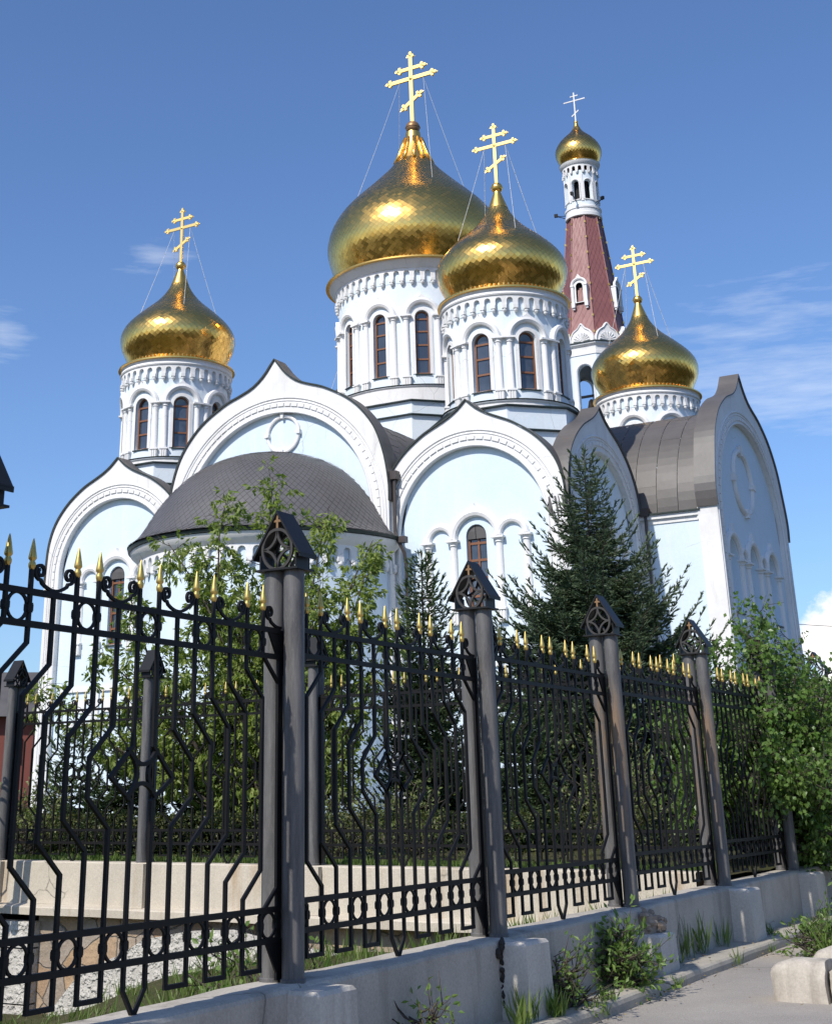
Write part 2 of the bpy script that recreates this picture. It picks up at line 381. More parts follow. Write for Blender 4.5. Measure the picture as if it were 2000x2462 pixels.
def resample(pts, n):
    P = np.array(pts, float); d = np.r_[0, np.cumsum(np.hypot(*np.diff(P, axis=0).T))]
    s = np.linspace(0, d[-1], n); return [tuple(x) for x in np.stack([np.interp(s, d, P[:, k]) for k in range(P.shape[1])], 1)]

def arch_z(u, op):
    uc, hw, z0, zs = op[:4]; d = min(1.0, abs(u - uc) / hw); return zs + hw * math.sqrt(max(0, 1 - d * d))
def arcade(mb, us, ztop, zbot, ops, P, depth, mi=0, mir=0, step=10, maxdu=1.0):
    """A wall sheet over u in us with arched openings (uc, half width, sill, spring), with reveals going in by depth."""
    cuts = set([us[0], us[1]])
    for uc, hw, z0, zs in ops:
        for k in range(step + 1): cuts.add(uc - hw * math.cos(PI * k / step))
    base = sorted(cuts); U = [base[0]]
    for b in base[1:]:
        a = U[-1]; n = max(1, math.ceil((b - a) / maxdu))
        for k in range(1, n + 1): U.append(a + (b - a) * k / n)
    zt = ztop if callable(ztop) else (lambda u: ztop)
    for a, b in zip(U[:-1], U[1:]):
        if b - a < 1e-7: continue
        mid = (a + b) / 2; op = next((o for o in ops if abs(mid - o[0]) < o[1]), None)
        if op is None:
            mb.quad(P(a, 0, zbot), P(b, 0, zbot), P(b, 0, zt(b)), P(a, 0, zt(a)), mi)
        else:
            if op[2] > zbot + 1e-4: mb.quad(P(a, 0, zbot), P(b, 0, zbot), P(b, 0, op[2]), P(a, 0, op[2]), mi)
            za, zb = arch_z(a, op), arch_z(b, op)
            mb.quad(P(a, 0, za), P(b, 0, zb), P(b, 0, zt(b)), P(a, 0, zt(a)), mi)
            mb.quad(P(a, 0, za), P(b, 0, zb), P(b, -depth, zb), P(a, -depth, za), mir)
            if op[2] > zbot + 1e-4: mb.quad(P(a, 0, op[2]), P(b, 0, op[2]), P(b, -depth, op[2]), P(a, -depth, op[2]), mir)
    for o in ops:
        for sg in (-1, 1):
            u = o[0] + sg * o[1]; mb.quad(P(u, 0, o[2]), P(u, 0, o[3]), P(u, -depth, o[3]), P(u, -depth, o[2]), mir)
def arch_poly(uc, hw, z0, zs, n=10):
    return [(uc - hw, z0), (uc + hw, z0)] + [(uc + hw * math.cos(PI * k / n), zs + hw * math.sin(PI * k / n)) for k in range(n + 1)]
def window_mesh(P, uc, hw, z0, zs, w, bars, mullion=False, fr=.06):
    mb = MB(); mb.add([P(u, w, z) for u, z in arch_poly(uc, hw, z0, zs)], [tuple(range(13))], 0)
    path = [(uc - hw + fr / 2, z0)] + [(uc + (hw - fr / 2) * math.cos(PI - PI * k / 10), zs + (hw - fr / 2) * math.sin(PI * k / 10)) for k in range(11)] + [(uc + hw - fr / 2, z0)]
    mb.tube([P(u, w + .02, z) for u, z in path], fr / 2, 4, 1, square=True)
    for z in bars: mb.hexa(P, uc - hw + .01, uc + hw - .01, w + .005, w + .05, z - fr * .55, z + fr * .55, 1)
    mb.hexa(P, uc - hw, uc + hw, w + .005, w + .05, z0, z0 + fr, 1)
    if mullion: mb.hexa(P, uc - fr / 2, uc + fr / 2, w + .004, w + .045, z0, zs + hw - .02, 1)
    mb.hexa(P, uc - hw - .05, uc + hw + .05, w - .0, .09, z0 - .07, z0 - .02, 2)     # dark sill sheet
    return mb
def column_mesh(P, u, zb, zt, r, ped):
    """half column with capital, base and fluted pedestal"""
    c = P(u, .02, 0); mb = MB()
    prof = [(r * 1.25, zb), (r * 1.25, zb + .08), (r, zb + .14), (r * .94, zt - .22), (r * .95, zt - .2), (r * 1.25, zt - .17), (r * 1.05, zt - .13), (r * 1.5, zt - .02)]
    mb.lathe(prof, 14, (c[0], c[1], 0))
    mb.hexa(P, u - r * 1.75, u + r * 1.75, -.05, r * 1.8, zt - .03, zt + .05)
    mb.hexa(P, u - r * 1.45, u + r * 1.45, -.05, r * 1.5, zb - .03, zb + .04)
    if ped:
        mb.hexa(P, u - r * 1.2, u + r * 1.2, -.05, r * 1.1, zb - ped, zb - .03)
        for k in (-1, 0, 1): mb.hexa(P, u + k * r * .75 - r * .22, u + k * r * .75 + r * .22, 0, r * 1.3, zb - ped + .03, zb - .06)
    return mb
def hood_mesh(P, uc, hw, zs, r, keel=.2, off=.06):
    mb = MB(); path = []
    n = 16
    for k in range(n + 1):
        a = PI - PI * k / n; z = zs + hw * math.sin(a)
        path.append(P(uc + hw * math.cos(a), off, z))
    mb.tube(path, r, 8)
    if keel:
        z0 = zs + hw + r * .7
        for k in range(1):
            poly = [(uc - r * 2.6, z0 - r * .55), (uc - r * .9, z0 + keel * .18), (uc - r * .25, z0 + keel * .6), (uc, z0 + keel), (uc + r * .25, z0 + keel * .6), (uc + r * .9, z0 + keel * .18), (uc + r * 2.6, z0 - r * .55), (uc, z0 - r)]
            mb.prism(poly, P, off - r * .7, off + r * .75)
    return mb

# ------------------------------------------------------------------ the cathedral (its own axes: x along the east front, y into depth)
CH_LOC = (4.092, 71.614, 0.0); CH_ROT = -0.5467
GZ = -0.75 - EYE + EYE                        # ground under the church, relative to the eye
church = empty('cathedral', CH_LOC, CH_ROT, label='pale blue and white cathedral with gilded onion domes and dark rounded roofs', cat='cathedral')
def part(mb, name, mats, parent=None, smooth=False): return mb.build(name, mats, parent or church, smooth, EYE)
def ring(r): return lambda u, w, z: ((r + w) * math.sin(u / r), -(r + w) * math.cos(u / r), z)

def tile_dome(prof, n, rows, lift, mb_under=None, a0=0.0, a1=2 * PI, jit=.0010, seed=1, gap=.98):
    """overlapping diamond plates on a surface of revolution"""
    g = np.random.default_rng(seed)
    P = resample(smooth_curve(prof, 8), rows + 3)
    rr = [p[0] for p in P]; zz = [p[1] for p in P]
    mb = MB(); da = (a1 - a0) / n; full = abs(a1 - a0 - 2 * PI) < 1e-6
    for i in range(-1, rows + 1):
        i0, i1, i2 = max(0, i), i + 1, min(rows + 2, i + 2)
        for k in range(n):
            th = a0 + (k + (.5 if i % 2 else 0)) * da
            dz = zz[i2] - zz[i0]; dr = rr[i2] - rr[i0]; L = math.hypot(dz, dr) or 1; nr, nz = dz / L, -dr / L
            if nr < 0 and nz < 0: nr, nz = -nr, -nz
            def pt(j, a, off): return ((rr[j] + nr * off) * math.cos(a), (rr[j] + nr * off) * math.sin(a), zz[j] + nz * off)
            e = g.normal(0, jit, 4)
            q = np.array((pt(i0, th, lift + e[0]), pt(i1, th + da / 2, e[1]), pt(i2, th, -lift * .7 + e[2]), pt(i1, th - da / 2, e[3])))
            mb.add(q.mean(0) + (q - q.mean(0)) * gap, ((0, 1, 2, 3),))
    return mb
def add_cross(parent, ball_z, ball_r, base_z, top_z, z1, h1, z2, h2, z3, h3, tilt, wd, mat='goldcross', ends=True, wires=None):
    mb = MB(); d = wd * .5
    mb.box((0, 0, (base_z + top_z) / 2), (wd, d, top_z - base_z))
    mb.box((0, 0, z1), (2 * h1, d * .94, wd)); mb.box((0, 0, z2), (2 * h2, d * .94, wd * .9))
    a = math.atan2(tilt, 2 * h3)
    mb.add([(x * math.cos(a) - z * math.sin(a), y, z3 + x * math.sin(a) + z * math.cos(a)) for z in (-wd * .45, wd * .45) for x, y in ((-h3, -d * .47), (h3, -d * .47), (h3, d * .47), (-h3, d * .47))],
           ((3, 2, 1, 0), (4, 5, 6, 7), (0, 1, 5, 4), (1, 2, 6, 5), (2, 3, 7, 6), (3, 0, 4, 7)))
    c = part(mb, 'cross', mat, parent)
    if ends:
        def trefoil(x, z, ang):
            e = MB()
            for da in (-1.9, 0, 1.9):
                cx, cz = x + math.cos(ang + da) * wd * .62, z + math.sin(ang + da) * wd * .62
                e.add([(cx + wd * .42 * math.cos(q), -d * .6, cz + wd * .42 * math.sin(q)) for q in np.linspace(0, 2 * PI, 9)[:-1]] + [(cx + wd * .42 * math.cos(q), d * .6, cz + wd * .42 * math.sin(q)) for q in np.linspace(0, 2 * PI, 9)[:-1]],
                      [tuple(range(8))[::-1], tuple(range(8, 16))] + [(i, (i + 1) % 8, 8 + (i + 1) % 8, 8 + i) for i in range(8)])
                tx, tz = x + math.cos(ang + da) * wd * 1.3, z + math.sin(ang + da) * wd * 1.3
                e.add([(cx + wd * .22 * math.sin(ang + da), 0, cz - wd * .22 * math.cos(ang + da)), (cx - wd * .22 * math.sin(ang + da), 0, cz + wd * .22 * math.cos(ang + da)), (tx, d * .3, tz), (tx, -d * .3, tz)], ((0, 1, 2), (0, 1, 3)))
            e.blob((x, 0, z), wd * .5, 8, 5); part(e, 'cross_finial', mat, parent)
        for s in (-1, 1):
            trefoil(s * h1, z1, 0 if s > 0 else PI); trefoil(s * h2, z2, 0 if s > 0 else PI)
            trefoil(s * h3 * math.cos(a), z3 + s * h3 * math.sin(a), a if s > 0 else a + PI)
        trefoil(0, top_z, PI / 2)
        e = MB(); e.blob((0, 0, z1), wd * .6, 8, 5)
        for k in range(8):                                     # rays behind the crossing
            q = PI / 8 + k * PI / 4
            e.add([(wd * .3 * math.cos(q + .5), -d * .3, z1 + wd * .3 * math.sin(q + .5)), (wd * .3 * math.cos(q - .5), -d * .3, z1 + wd * .3 * math.sin(q - .5)), (wd * 1.5 * math.cos(q), 0, z1 + wd * 1.5 * math.sin(q))], ((0, 1, 2),))
        part(e, 'cross_rays', mat, parent)
    if wires:
        wb_r, wb_z = wires
        for sx in (-1, 1):
            for sy in (-1, 1):
                w = MB(); a = (sx * h1 * .55, 0, z1 - wd * .5); b = (sx * wb_r * .72, sy * wb_r * .72, wb_z)
                pts = [tuple(a[i] + (b[i] - a[i]) * t - (0 if i < 2 else .35 * 4 * t * (1 - t) * (top_z - base_z) * .06) for i in range(3)) for t in np.linspace(0, 1, 12)]
                w.tube(pts, .013, 4, cap=False)
                for t in np.linspace(.08, .95, 14):
                    p = pts[min(11, int(t * 11))]; w.blob(p, .028, 5, 3)
                part(w, 'guy_wire', 'chain', parent)

def build_drum(name, x, y, r, nw, a_off, Z, ncorb, octR, nbars):
    P = ring(r); da = 2 * PI / nw
    root_mb = MB()
    half = da * r / 2
    ops = [(0.0, Z['hw'], Z['sill'], Z['spring'])]
    # the wall, one bay after another round the axis
    wall = MB()
    for k in range(nw):
        b = MB(); arcade(b, (-half, half), Z['top'], Z['wbot'], ops, P, .3, 0, 0, 10, half / 3)
        c, s_ = math.cos(k * da + a_off), math.sin(k * da + a_off)
        wall.add([(px * c - py * s_, px * s_ + py * c, pz) for px, py, pz in b.v], b.f, 0)
    d = part(wall, 'drum', 'pale'); d.name = 'drum'; d.location = (x, y, 0)
    # octagonal base and ledges
    o = MB()
    for R0, z0, z1 in octR:
        o.lathe([(R0, z0), (R0, z1)], 8, a0=PI / 8, a1=2 * PI + PI / 8)
    part(o, 'octagonal_base', 'pale', d)
    e = MB()
    for R0, z0, z1 in octR:
        if z1 < Z['ring0'] + .3: e.lathe([(R0 + .02, z1 - .02), (R0 + .17, z1), (R0 + .17, z1 + .05), (R0 * .6, z1 + .16)], 8, a0=PI / 8, a1=2 * PI + PI / 8)
    part(e, 'base_flashing', 'roofedge', d)
    l = MB(); rl = Z['ringr']
    l.lathe([(rl - .1, Z['ring0']), (rl, Z['ring0'] + .05), (rl, Z['ring1'] - .12), (rl + .07, Z['ring1'] - .05), (rl + .07, Z['ring1'])], 48)
    part(l, 'plinth_ring', 'white', d, 'auto')
    l = MB(); l.lathe([(rl + .1, Z['ring1'] - .01), (rl + .12, Z['ring1'] + .03), (r, Z['ring1'] + .12)], 48); part(l, 'ring_flashing', 'roofedge', d)
    # windows, hoods, columns
    win = part(window_mesh(P, 0, Z['hw'], Z['sill'], Z['spring'], -.24, [Z['sill'] + (Z['spring'] + .0 - Z['sill']) * f for f in nbars], False, .075), 'window', ['glass', 'wood', 'roofedge'], d)
    sur = MB()                                           # white margin round the opening
    hwi, hwo = Z['hw'], Z['hw'] + .16
    pin = [(-hwi, Z['sill'])] + [(hwi * math.cos(PI - PI * k / 12), Z['spring'] + hwi * math.sin(PI * k / 12)) for k in range(13)] + [(hwi, Z['sill'])]
    pou = [(-hwo, Z['sill'] - .02)] + [(hwo * math.cos(PI - PI * k / 12), Z['spring'] + hwo * math.sin(PI * k / 12)) for k in range(13)] + [(hwo, Z['sill'] - .02)]
    for k in range(14):
        sur.quad(P(pin[k][0], .035, pin[k][1]), P(pin[k + 1][0], .035, pin[k + 1][1]), P(pou[k + 1][0], .035, pou[k + 1][1]), P(pou[k][0], .035, pou[k][1]))
        sur.quad(P(pou[k][0], .035, pou[k][1]), P(pou[k + 1][0], .035, pou[k + 1][1]), P(pou[k + 1][0], -.02, pou[k + 1][1]), P(pou[k][0], -.02, pou[k][1]))
        sur.quad(P(pin[k][0], .035, pin[k][1]), P(pin[k + 1][0], .035, pin[k + 1][1]), P(pin[k + 1][0], -.05, pin[k + 1][1]), P(pin[k][0], -.05, pin[k][1]))
    sur = part(sur, 'window_surround', 'white', d)
    hood = part(hood_mesh(P, 0, Z['cu'], Z['cap'] + .03, Z['cr'] * 1.12, .26), 'arch_hood', 'white', d, 'auto')
    cL = part(column_mesh(P, -Z['cu'], Z['cbase'], Z['cap'], Z['cr'], Z['ped']), 'column', 'white', d, 'auto')
    cR = part(column_mesh(P, Z['cu'], Z['cbase'], Z['cap'], Z['cr'], Z['ped']), 'column', 'white', d, 'auto')
    proto = [win, sur, hood, cL, cR]
    for ob in proto: ob.rotation_euler = (0, 0, a_off)
    for k in range(1, nw):
        for ob in proto: clone(ob, d, rz=k * da + a_off)
    # corbel table
    cb = MB(); rc = r + .17; Pc = ring(rc); dc = 2 * PI / ncorb; hc = dc * rc / 2
    for k in range(ncorb):
        b = MB(); arcade(b, (-hc, hc), Z['c1'], Z['c0'], [(0, hc * .56, Z['c0'], Z['cn'] - hc * .56)], Pc, .16, 0, 0, 6, hc)
        b.quad(Pc(-hc, 0, Z['c0']), Pc(-hc * .56, 0, Z['c0']), Pc(-hc * .56, -.17, Z['c0']), Pc(-hc, -.17, Z['c0']))
        b.quad(Pc(hc * .56, 0, Z['c0']), Pc(hc, 0, Z['c0']), Pc(hc, -.17, Z['c0']), Pc(hc * .56, -.17, Z['c0']))
        q = Pc(hc, -.06, Z['c0'] - .06); b.blob(q, hc * .40, 8, 5, 1.1)
        b.hexa(Pc, hc * .62, hc * 1.38, -.1, .05, Z['c0'] - .0, Z['c0'] + .17)
        c, s_ = math.cos(k * dc), math.sin(k * dc)
        cb.add([(px * c - py * s_, px * s_ + py * c, pz) for px, py, pz in b.v], b.f)
    part(cb, 'corbel_table', 'white', d)
    fb = MB(); fb.lathe([(r + .02, Z['c0'] - .05), (r + .02, Z['c1'])], 48); part(fb, 'frieze', 'blue', d, True)
    cn = MB(); rr_ = Z['rim']
    cn.lathe([(rc - .05, Z['c1'] - .03), (rc + .05, Z['c1']), (rc + .08, Z['c1'] + .06), (rr_ - .16, Z['zr'] - .16), (rr_ - .10, Z['zr'] - .06), (rr_ - .1, Z['zr'])], 64)
    part(cn, 'cornice', 'white', d, 'auto')
    return d
def build_dome(name, x, y, prof, n, rows, lift, rim_r, rim_z, ballz, ballr, cross, cone, ribs, label, seed, wires):
    d = part(tile_dome(prof, n, rows, lift, seed=seed), 'onion_dome', 'gold'); d.location = (x, y, 0); d['label'] = label
    u = MB(); u.lathe([(max(.02, r - .03), z) for r, z in smooth_curve(prof, 4)], 48); part(u, 'dome_lining', 'goldlining', d, True)
    m = MB(); r0 = prof[0][0]
    m.lathe([(r0 * .9, rim_z + .1), (r0 + .1, rim_z + .16), (r0 + .16, rim_z + .1), (rim_r - .12, rim_z + .03), (rim_r, rim_z - .04), (rim_r, rim_z - .10), (rim_r - .2, rim_z - .12)], 72)
    for k in range(int(rim_r * 26)):
        a = 2 * PI * k / int(rim_r * 26); m.box(((r0 + .18) * math.cos(a), (r0 + .18) * math.sin(a), rim_z + .13), (.1, .055, .12), a)
    part(m, 'gilded_rim', 'goldsmooth', d, 'auto')
    c = MB(); c.lathe(smooth_curve(cone, 4), 28); part(c, 'cone_cap', 'goldsmooth', d, True)
    if ribs:
        for k in range(ribs):
            a = 2 * PI * k / ribs; rb = MB()
            rb.tube([(r * math.cos(a), r * math.sin(a), z) for r, z in [(p[0] + .05, p[1]) for p in cone[:-1]]], [.085] * (len(cone) - 1), 6)
            part(rb, 'cone_rib', 'goldsmooth', d, True)
    b = MB(); b.blob((0, 0, ballz), ballr, 20, 12); b.lathe([(ballr * 1.02, ballz - .03), (ballr * 1.08, ballz), (ballr * 1.02, ballz + .03)], 20); part(b, 'orb', 'copper' if ribs else 'goldsmooth', d, True)
    add_cross(d, ballz, ballr, *cross, wires=wires)
    return d
ZC = dict(hw=.405, sill=16.0, spring=18.18, top=19.72, wbot=15.1, ring0=15.10, ring1=15.45, ringr=2.92, cap=18.25, cbase=15.92, cu=.80, cr=.135, ped=.42, c0=19.56, cn=20.07, c1=20.18, rim=2.98, zr=20.56)
CORN = [(2.44, 20.62), (2.66, 21.2), (2.87, 21.65), (2.97, 22.1), (2.94, 22.45), (2.80, 22.78), (2.52, 23.15), (2.06, 23.6), (1.66, 23.95), (1.28, 24.28), (.96, 24.62), (.69, 24.98), (.50, 25.32), (.42, 25.52)]
CCONE = [(.47, 25.42), (.40, 25.62), (.28, 25.95), (.19, 26.2), (.15, 26.38)]
CCROSS = (26.66, 29.72, 28.72, 1.0, 29.24, .55, 27.75, .46, .52, .155)
AQ = 9.33
for (sx, sy, lab, sd) in ((1, -1, 'nearest corner dome, overlapping the big central dome', 11), (-1, -1, 'corner dome standing alone over the left bay', 12), (1, 1, 'corner dome in front of the red tent tower', 13), (-1, 1, 'corner dome hidden behind the central drum', 14)):
    dr = build_drum('drum', sx * AQ, sy * AQ, 2.65, 8, 0.0, ZC, 36, [(3.55, 11.0, 14.02), (3.42, 14.02, 15.06)], (.02, .36, .68, .98))
    build_dome('onion_dome', sx * AQ, sy * AQ, CORN, 60, 46, .003, 3.0, 20.60, 26.5, .27, CCROSS, CCONE, 0, lab, sd, (2.0, 23.65))
ZM = dict(hw=.37, sill=20.0, spring=23.05, top=25.2, wbot=18.9, ring0=18.45, ring1=19.30, ringr=4.78, cap=23.1, cbase=19.82, cu=.815, cr=.155, ped=.46, c0=25.02, cn=25.62, c1=25.75, rim=5.05, zr=26.22)
CENT = [(4.42, 26.3), (4.68, 27.05), (4.90, 27.75), (5.0, 28.35), (4.93, 29.0), (4.66, 29.75), (4.12, 30.6), (3.38, 31.4), (2.68, 32.08), (2.12, 32.65), (1.58, 33.22), (1.12, 33.8), (1.0, 34.0)]
MCONE = [(1.08, 33.85), (.84, 34.35), (.63, 34.9), (.49, 35.4), (.42, 35.85)]
dr = build_drum('drum', 0, 0, 4.4, 12, 0.0, ZM, 52, [(5.35, 13.5, 17.62), (5.15, 17.62, 18.40)], (.02, .27, .52, .76, .98))
build_dome('onion_dome', 0, 0, CENT, 92, 64, .0035, 5.12, 26.26, 36.18, .42, (36.45, 41.0, 39.45, 1.46, 40.12, .80, 37.95, .63, .82, .235), MCONE, 12, 'great central dome with ribbed golden cone', 15, (3.3, 31.5))

# ---- gables
def gable(name, xf, hwid, keel, ri, zc, zbot, ring_r, zs, plinth, label, roof_depth=.86, openings=()):
    out = [(hwid, zbot), (hwid, zs - 1.2)] + smooth_curve([(hwid, zs - 1.0)] + keel, 8)
    inn = [(ri, zbot), (ri, zc)] + [(ri * math.cos(a), zc + ri * math.sin(a)) for a in np.linspace(0, PI / 2, 24)[1:]]
    n = 70; O = resample(out, n); I = resample(inn, n)
    g = MB()
    for s in (-1, 1):
        for (o0, o1, i0, i1) in zip(O[:-1], O[1:], I[:-1], I[1:]):
            g.quad(xf(s * o0[0], 0, o0[1]), xf(s * o1[0], 0, o1[1]), xf(s * i1[0], 0, i1[1]), xf(s * i0[0], 0, i0[1]))
            g.quad(xf(s * i0[0], 0, i0[1]), xf(s * i1[0], 0, i1[1]), xf(s * i1[0], -.25, i1[1]), xf(s * i0[0], -.25, i0[1]))
            g.quad(xf(s * o0[0], 0, o0[1]), xf(s * o1[0], 0, o1[1]), xf(s * o1[0], -roof_depth, o1[1]), xf(s * o0[0], -roof_depth, o0[1]))
            g.quad(xf(s * o0[0], -roof_depth, o0[1]), xf(s * o1[0], -roof_depth, o1[1]), xf(s * i1[0], -roof_depth, i1[1]), xf(s * i0[0], -roof_depth, i0[1]))
    gp = part(g, 'gable', 'white'); gp['label'] = label
    b = MB(); Pb = lambda u, w, z: xf(u, w - .25, z)
    top = lambda u: zc + math.sqrt(max(0, ri * ri - u * u)) if abs(u) < ri else zc
    us = sorted(set([-ri * math.cos(PI * k / 36) for k in range(37)]))
    arcade(b, (-ri, ri), top, zbot, list(openings), Pb, .28, 0, 0, 10, .35); part(b, 'blue_field', 'blue', gp)
    # moulding rings and dentils
    m = MB()
    for rr_, wd in ((ring_r, .055), (ring_r - .13, .04), (ri + .03, .06)):
        path = [xf(rr_, .0, zbot + 2)] + [xf(rr_ * math.cos(a), .0, zc + rr_ * math.sin(a)) for a in np.linspace(0, PI, 49)] + [xf(-rr_, .0, zbot + 2)]
        m.tube(path, wd, 6, cap=False)
    part(m, 'arch_moulding', 'white', gp, True)
    dn = MB(); rd = ring_r - .32; nd = int(PI * rd / .36)
    for k in range(nd + 1):
        a = PI * k / nd; ca, sa = math.cos(a), math.sin(a)
        vs = [xf(rq * math.cos(a + e / rd), w, zc + rq * math.sin(a + e / rd)) for w in (-.02, .055) for rq, e in ((rd - .07, -.158), (rd + .08, -.158), (rd + .08, .158), (rd - .07, .158))]
        dn.add(vs, ((3, 2, 1, 0), (4, 5, 6, 7), (0, 1, 5, 4), (1, 2, 6, 5), (2, 3, 7, 6), (3, 0, 4, 7)))
    z = zc - .36
    while z > zbot + 2:
        for s in (-1, 1): dn.hexa(xf, s * rd - .07, s * rd + .07, -.02, .055, z - .158, z + .158)
        z -= .36
    part(dn, 'dentil_band', 'white', gp)
    # parapet roof, thin dark sheet following the outline
    r_ = MB(); top = [p for p in O if p[1] >= zs - .95]
    full = [(-u, z) for u, z in top] + [(u, z) for u, z in top[::-1]][1:]
    def offs(path, d):
        res = []
        for i, p in enumerate(path):
            a = path[max(0, i - 1)]; c = path[min(len(path) - 1, i + 1)]
            tx, tz = c[0] - a[0], c[1] - a[1]; L = math.hypot(tx, tz) or 1
            res.append((p[0] - tz / L * d, p[1] + tx / L * d))
        return res
    A = offs(full, .015); B = offs(full, .075)
    for k in range(len(full) - 1):
        w0, w1 = .09, -roof_depth + .02
        r_.quad(xf(*[B[k][0], w0, B[k][1]]), xf(B[k + 1][0], w0, B[k + 1][1]), xf(B[k + 1][0], w1, B[k + 1][1]), xf(B[k][0], w1, B[k][1]))
        r_.quad(xf(A[k][0], w0, A[k][1]), xf(A[k + 1][0], w0, A[k + 1][1]), xf(A[k + 1][0], w1, A[k + 1][1]), xf(A[k][0], w1, A[k][1]))
        r_.quad(xf(A[k][0], w0, A[k][1]), xf(A[k + 1][0], w0, A[k + 1][1]), xf(B[k + 1][0], w0, B[k + 1][1]), xf(B[k][0], w0, B[k][1]), 1)
        r_.quad(xf(A[k][0], w1, A[k][1]), xf(A[k + 1][0], w1, A[k + 1][1]), xf(B[k + 1][0], w1, B[k + 1][1]), xf(B[k][0], w1, B[k][1]))
    part(r_, 'parapet_roof', ['roof', 'roofedge'], gp)
    # springing course on the pilasters
    if plinth:
        for s in (-1, 1):
            sc = MB(); a, b2 = sorted((s * (hwid + .06), s * (ring_r + .05)))
            sc.hexa(xf, a, b2, -.02, .10, plinth - .11, plinth - .03); sc.hexa(xf, a + .02, b2 - .02, -.02, .06, plinth - .25, plinth - .11)
            part(sc, 'springing_course', 'white', gp)
    return gp
ZB = -.7
KC = [(5.75, 12.2), (5.52, 13.5), (5.02, 14.75), (4.05, 15.87), (2.75, 16.66), (1.75, 17.02), (1.1, 17.3), (.5, 17.78), (.0, 18.42)]
KB = [(4.12, 10.45), (4.02, 11.5), (3.68, 12.45), (3.0, 13.3), (2.08, 13.98), (1.3, 14.35), (.82, 14.58), (.36, 14.88), (.0, 15.22)]
East = lambda cx, D: (lambda u, w, z: (cx + u, -D - w, z))
South = lambda D, cy: (lambda u, w, z: (D + w, cy + u, z))
EB, EC_, SB, ST = 13.6, 14.08, 13.45, 16.95
bay_open = [(.08, .45, 6.62, 9.70)]
fC = East(0.05, EC_); gC = gable('gable', fC, 5.76, KC, 4.95, 11.0, ZB, 5.62, 12.2, 10.2, 'broad middle gable above the apse roof with a round medallion')
fR = East(9.30, EB); gR = gable('gable', fR, 4.15, KB, 3.32, 9.98, ZB, 3.98, 10.45, 9.62, 'east gable right of the middle one with an arcaded window', openings=bay_open)
fL = East(-9.30, EB); gL = gable('gable', fL, 4.15, KB, 3.32, 9.98, ZB, 3.98, 10.45, 9.62, 'leftmost gable with an arcaded window', openings=bay_open)
fS = South(SB, -9.42); gS = gable('gable', fS, 4.05, KB, 3.3, 9.98, ZB, 3.95, 10.45, 9.62, 'narrow shaded side gable behind the tall spruce', roof_depth=.78, openings=bay_open)
t_open = [(-3.35 + .05, .78, 7.2, 9.5), (-.30, .78, 7.2, 9.5), (2.72, .78, 7.2, 9.5)]
fT = South(ST, 0.02); gT = gable('gable', fT, 5.62, KC[:1] + [(u * .977, z) for u, z in KC[1:]], 4.95, 11.0, ZB, 5.5, 12.2, 0, 'shaded transept gable at the far right with medallion and three arches', openings=t_open)

def bay_arcade(f, gp, win=True):
    P = lambda u, w, z: f(u, w - .25, z)
    if win:
        w_ = window_mesh(P, .08, .45, 6.62, 9.70, -.24, [7.35, 8.05, 8.75, 9.42], True, .085); part(w_, 'window', ['glass', 'wood', 'roofedge'], gp)
    for u in (-2.05, -.92, 1.10, 2.28):
        c = column_mesh(P, u, 6.75, 9.52, .155, .5); part(c, 'column', 'white', gp, 'auto')
    part(hood_mesh(P, .09, 1.0, 9.6, .17, .26), 'arch_hood', 'white', gp, 'auto')
    part(hood_mesh(P, 1.69, .58, 9.6, .14, 0), 'arch_hood', 'white', gp, 'auto')
    part(hood_mesh(P, -1.49, .56, 9.6, .14, 0), 'arch_hood', 'white', gp, 'auto')
    pn = MB()
    for u0, u1 in ((-2.9, -.95), (-.75, 1.0), (1.2, 3.0)):
        for a, b, z0, z1 in ((u0, u1, 4.62, 4.78), (u0, u1, 3.1, 3.26), (u0, u0 + .16, 3.26, 4.62), (u1 - .16, u1, 3.26, 4.62)):
            pn.hexa(P, a, b, -.02, .10, z0, z1)
    for u in (-1.9, .1, 2.1): pn.hexa(P, u - .45, u + .45, -.02, .06, 3.7, 4.2)
    part(pn, 'relief_panel', 'white', gp)
for f, gp in ((fR, gR), (fL, gL), (fS, gS)): bay_arcade(f, gp)
def medallion(f, gp, u0, z0, r, sq=1.0, th=.125, kq=1.0):
    P = lambda u, w, z: f(u, w - .25, z); m = MB()
    for k in range(4):
        a0 = PI / 2 * k + .07; a1 = PI / 2 * (k + 1) - .07
        m.tube([P(u0 + r * math.cos(a), .05, z0 + r * math.sin(a)) for a in np.linspace(a0, a1, 14)], th, 8)
    part(m, 'medallion_ring', 'white', gp, 'auto')
    for k in range(4):
        a = PI / 2 * k; kb = MB(); ca, sa = math.cos(a), math.sin(a)
        poly = [(u0 + ca * (r + d) - sa * e, z0 + sa * (r + d) + ca * e) for d, e in ((-.2 * kq, -.10 * kq), (.22 * kq, -.17 * kq), ((.22 + (.12 if k == 1 else 0)) * kq, 0), (.22 * kq, .17 * kq), (-.2 * kq, .10 * kq))]
        kb.prism(poly, P, -.02, .2); part(kb, 'medallion_key', 'white', gp)
medallion(fC, gC, .36, 14.98, .82, th=.085, kq=.55); medallion(fT, gT, -.55, 13.2, 1.42)
P_T = lambda u, w, z: fT(u, w - .25, z)
for u in (-4.30, -2.28, -1.28, .66, 1.74, 3.70):
    part(column_mesh(P_T, u, 4.9, 9.42, .16, .5), 'column', 'white', gT, 'auto')
for uc, hw, kl in ((-3.30, 1.0, .34), (-.30, .98, .34), (2.72, .98, .34), (-1.78, .5, 0), (1.2, .54, 0)):
    part(hood_mesh(P_T, uc, hw, 9.5, .15 if kl else .12, kl), 'arch_hood', 'white', gT, 'auto')
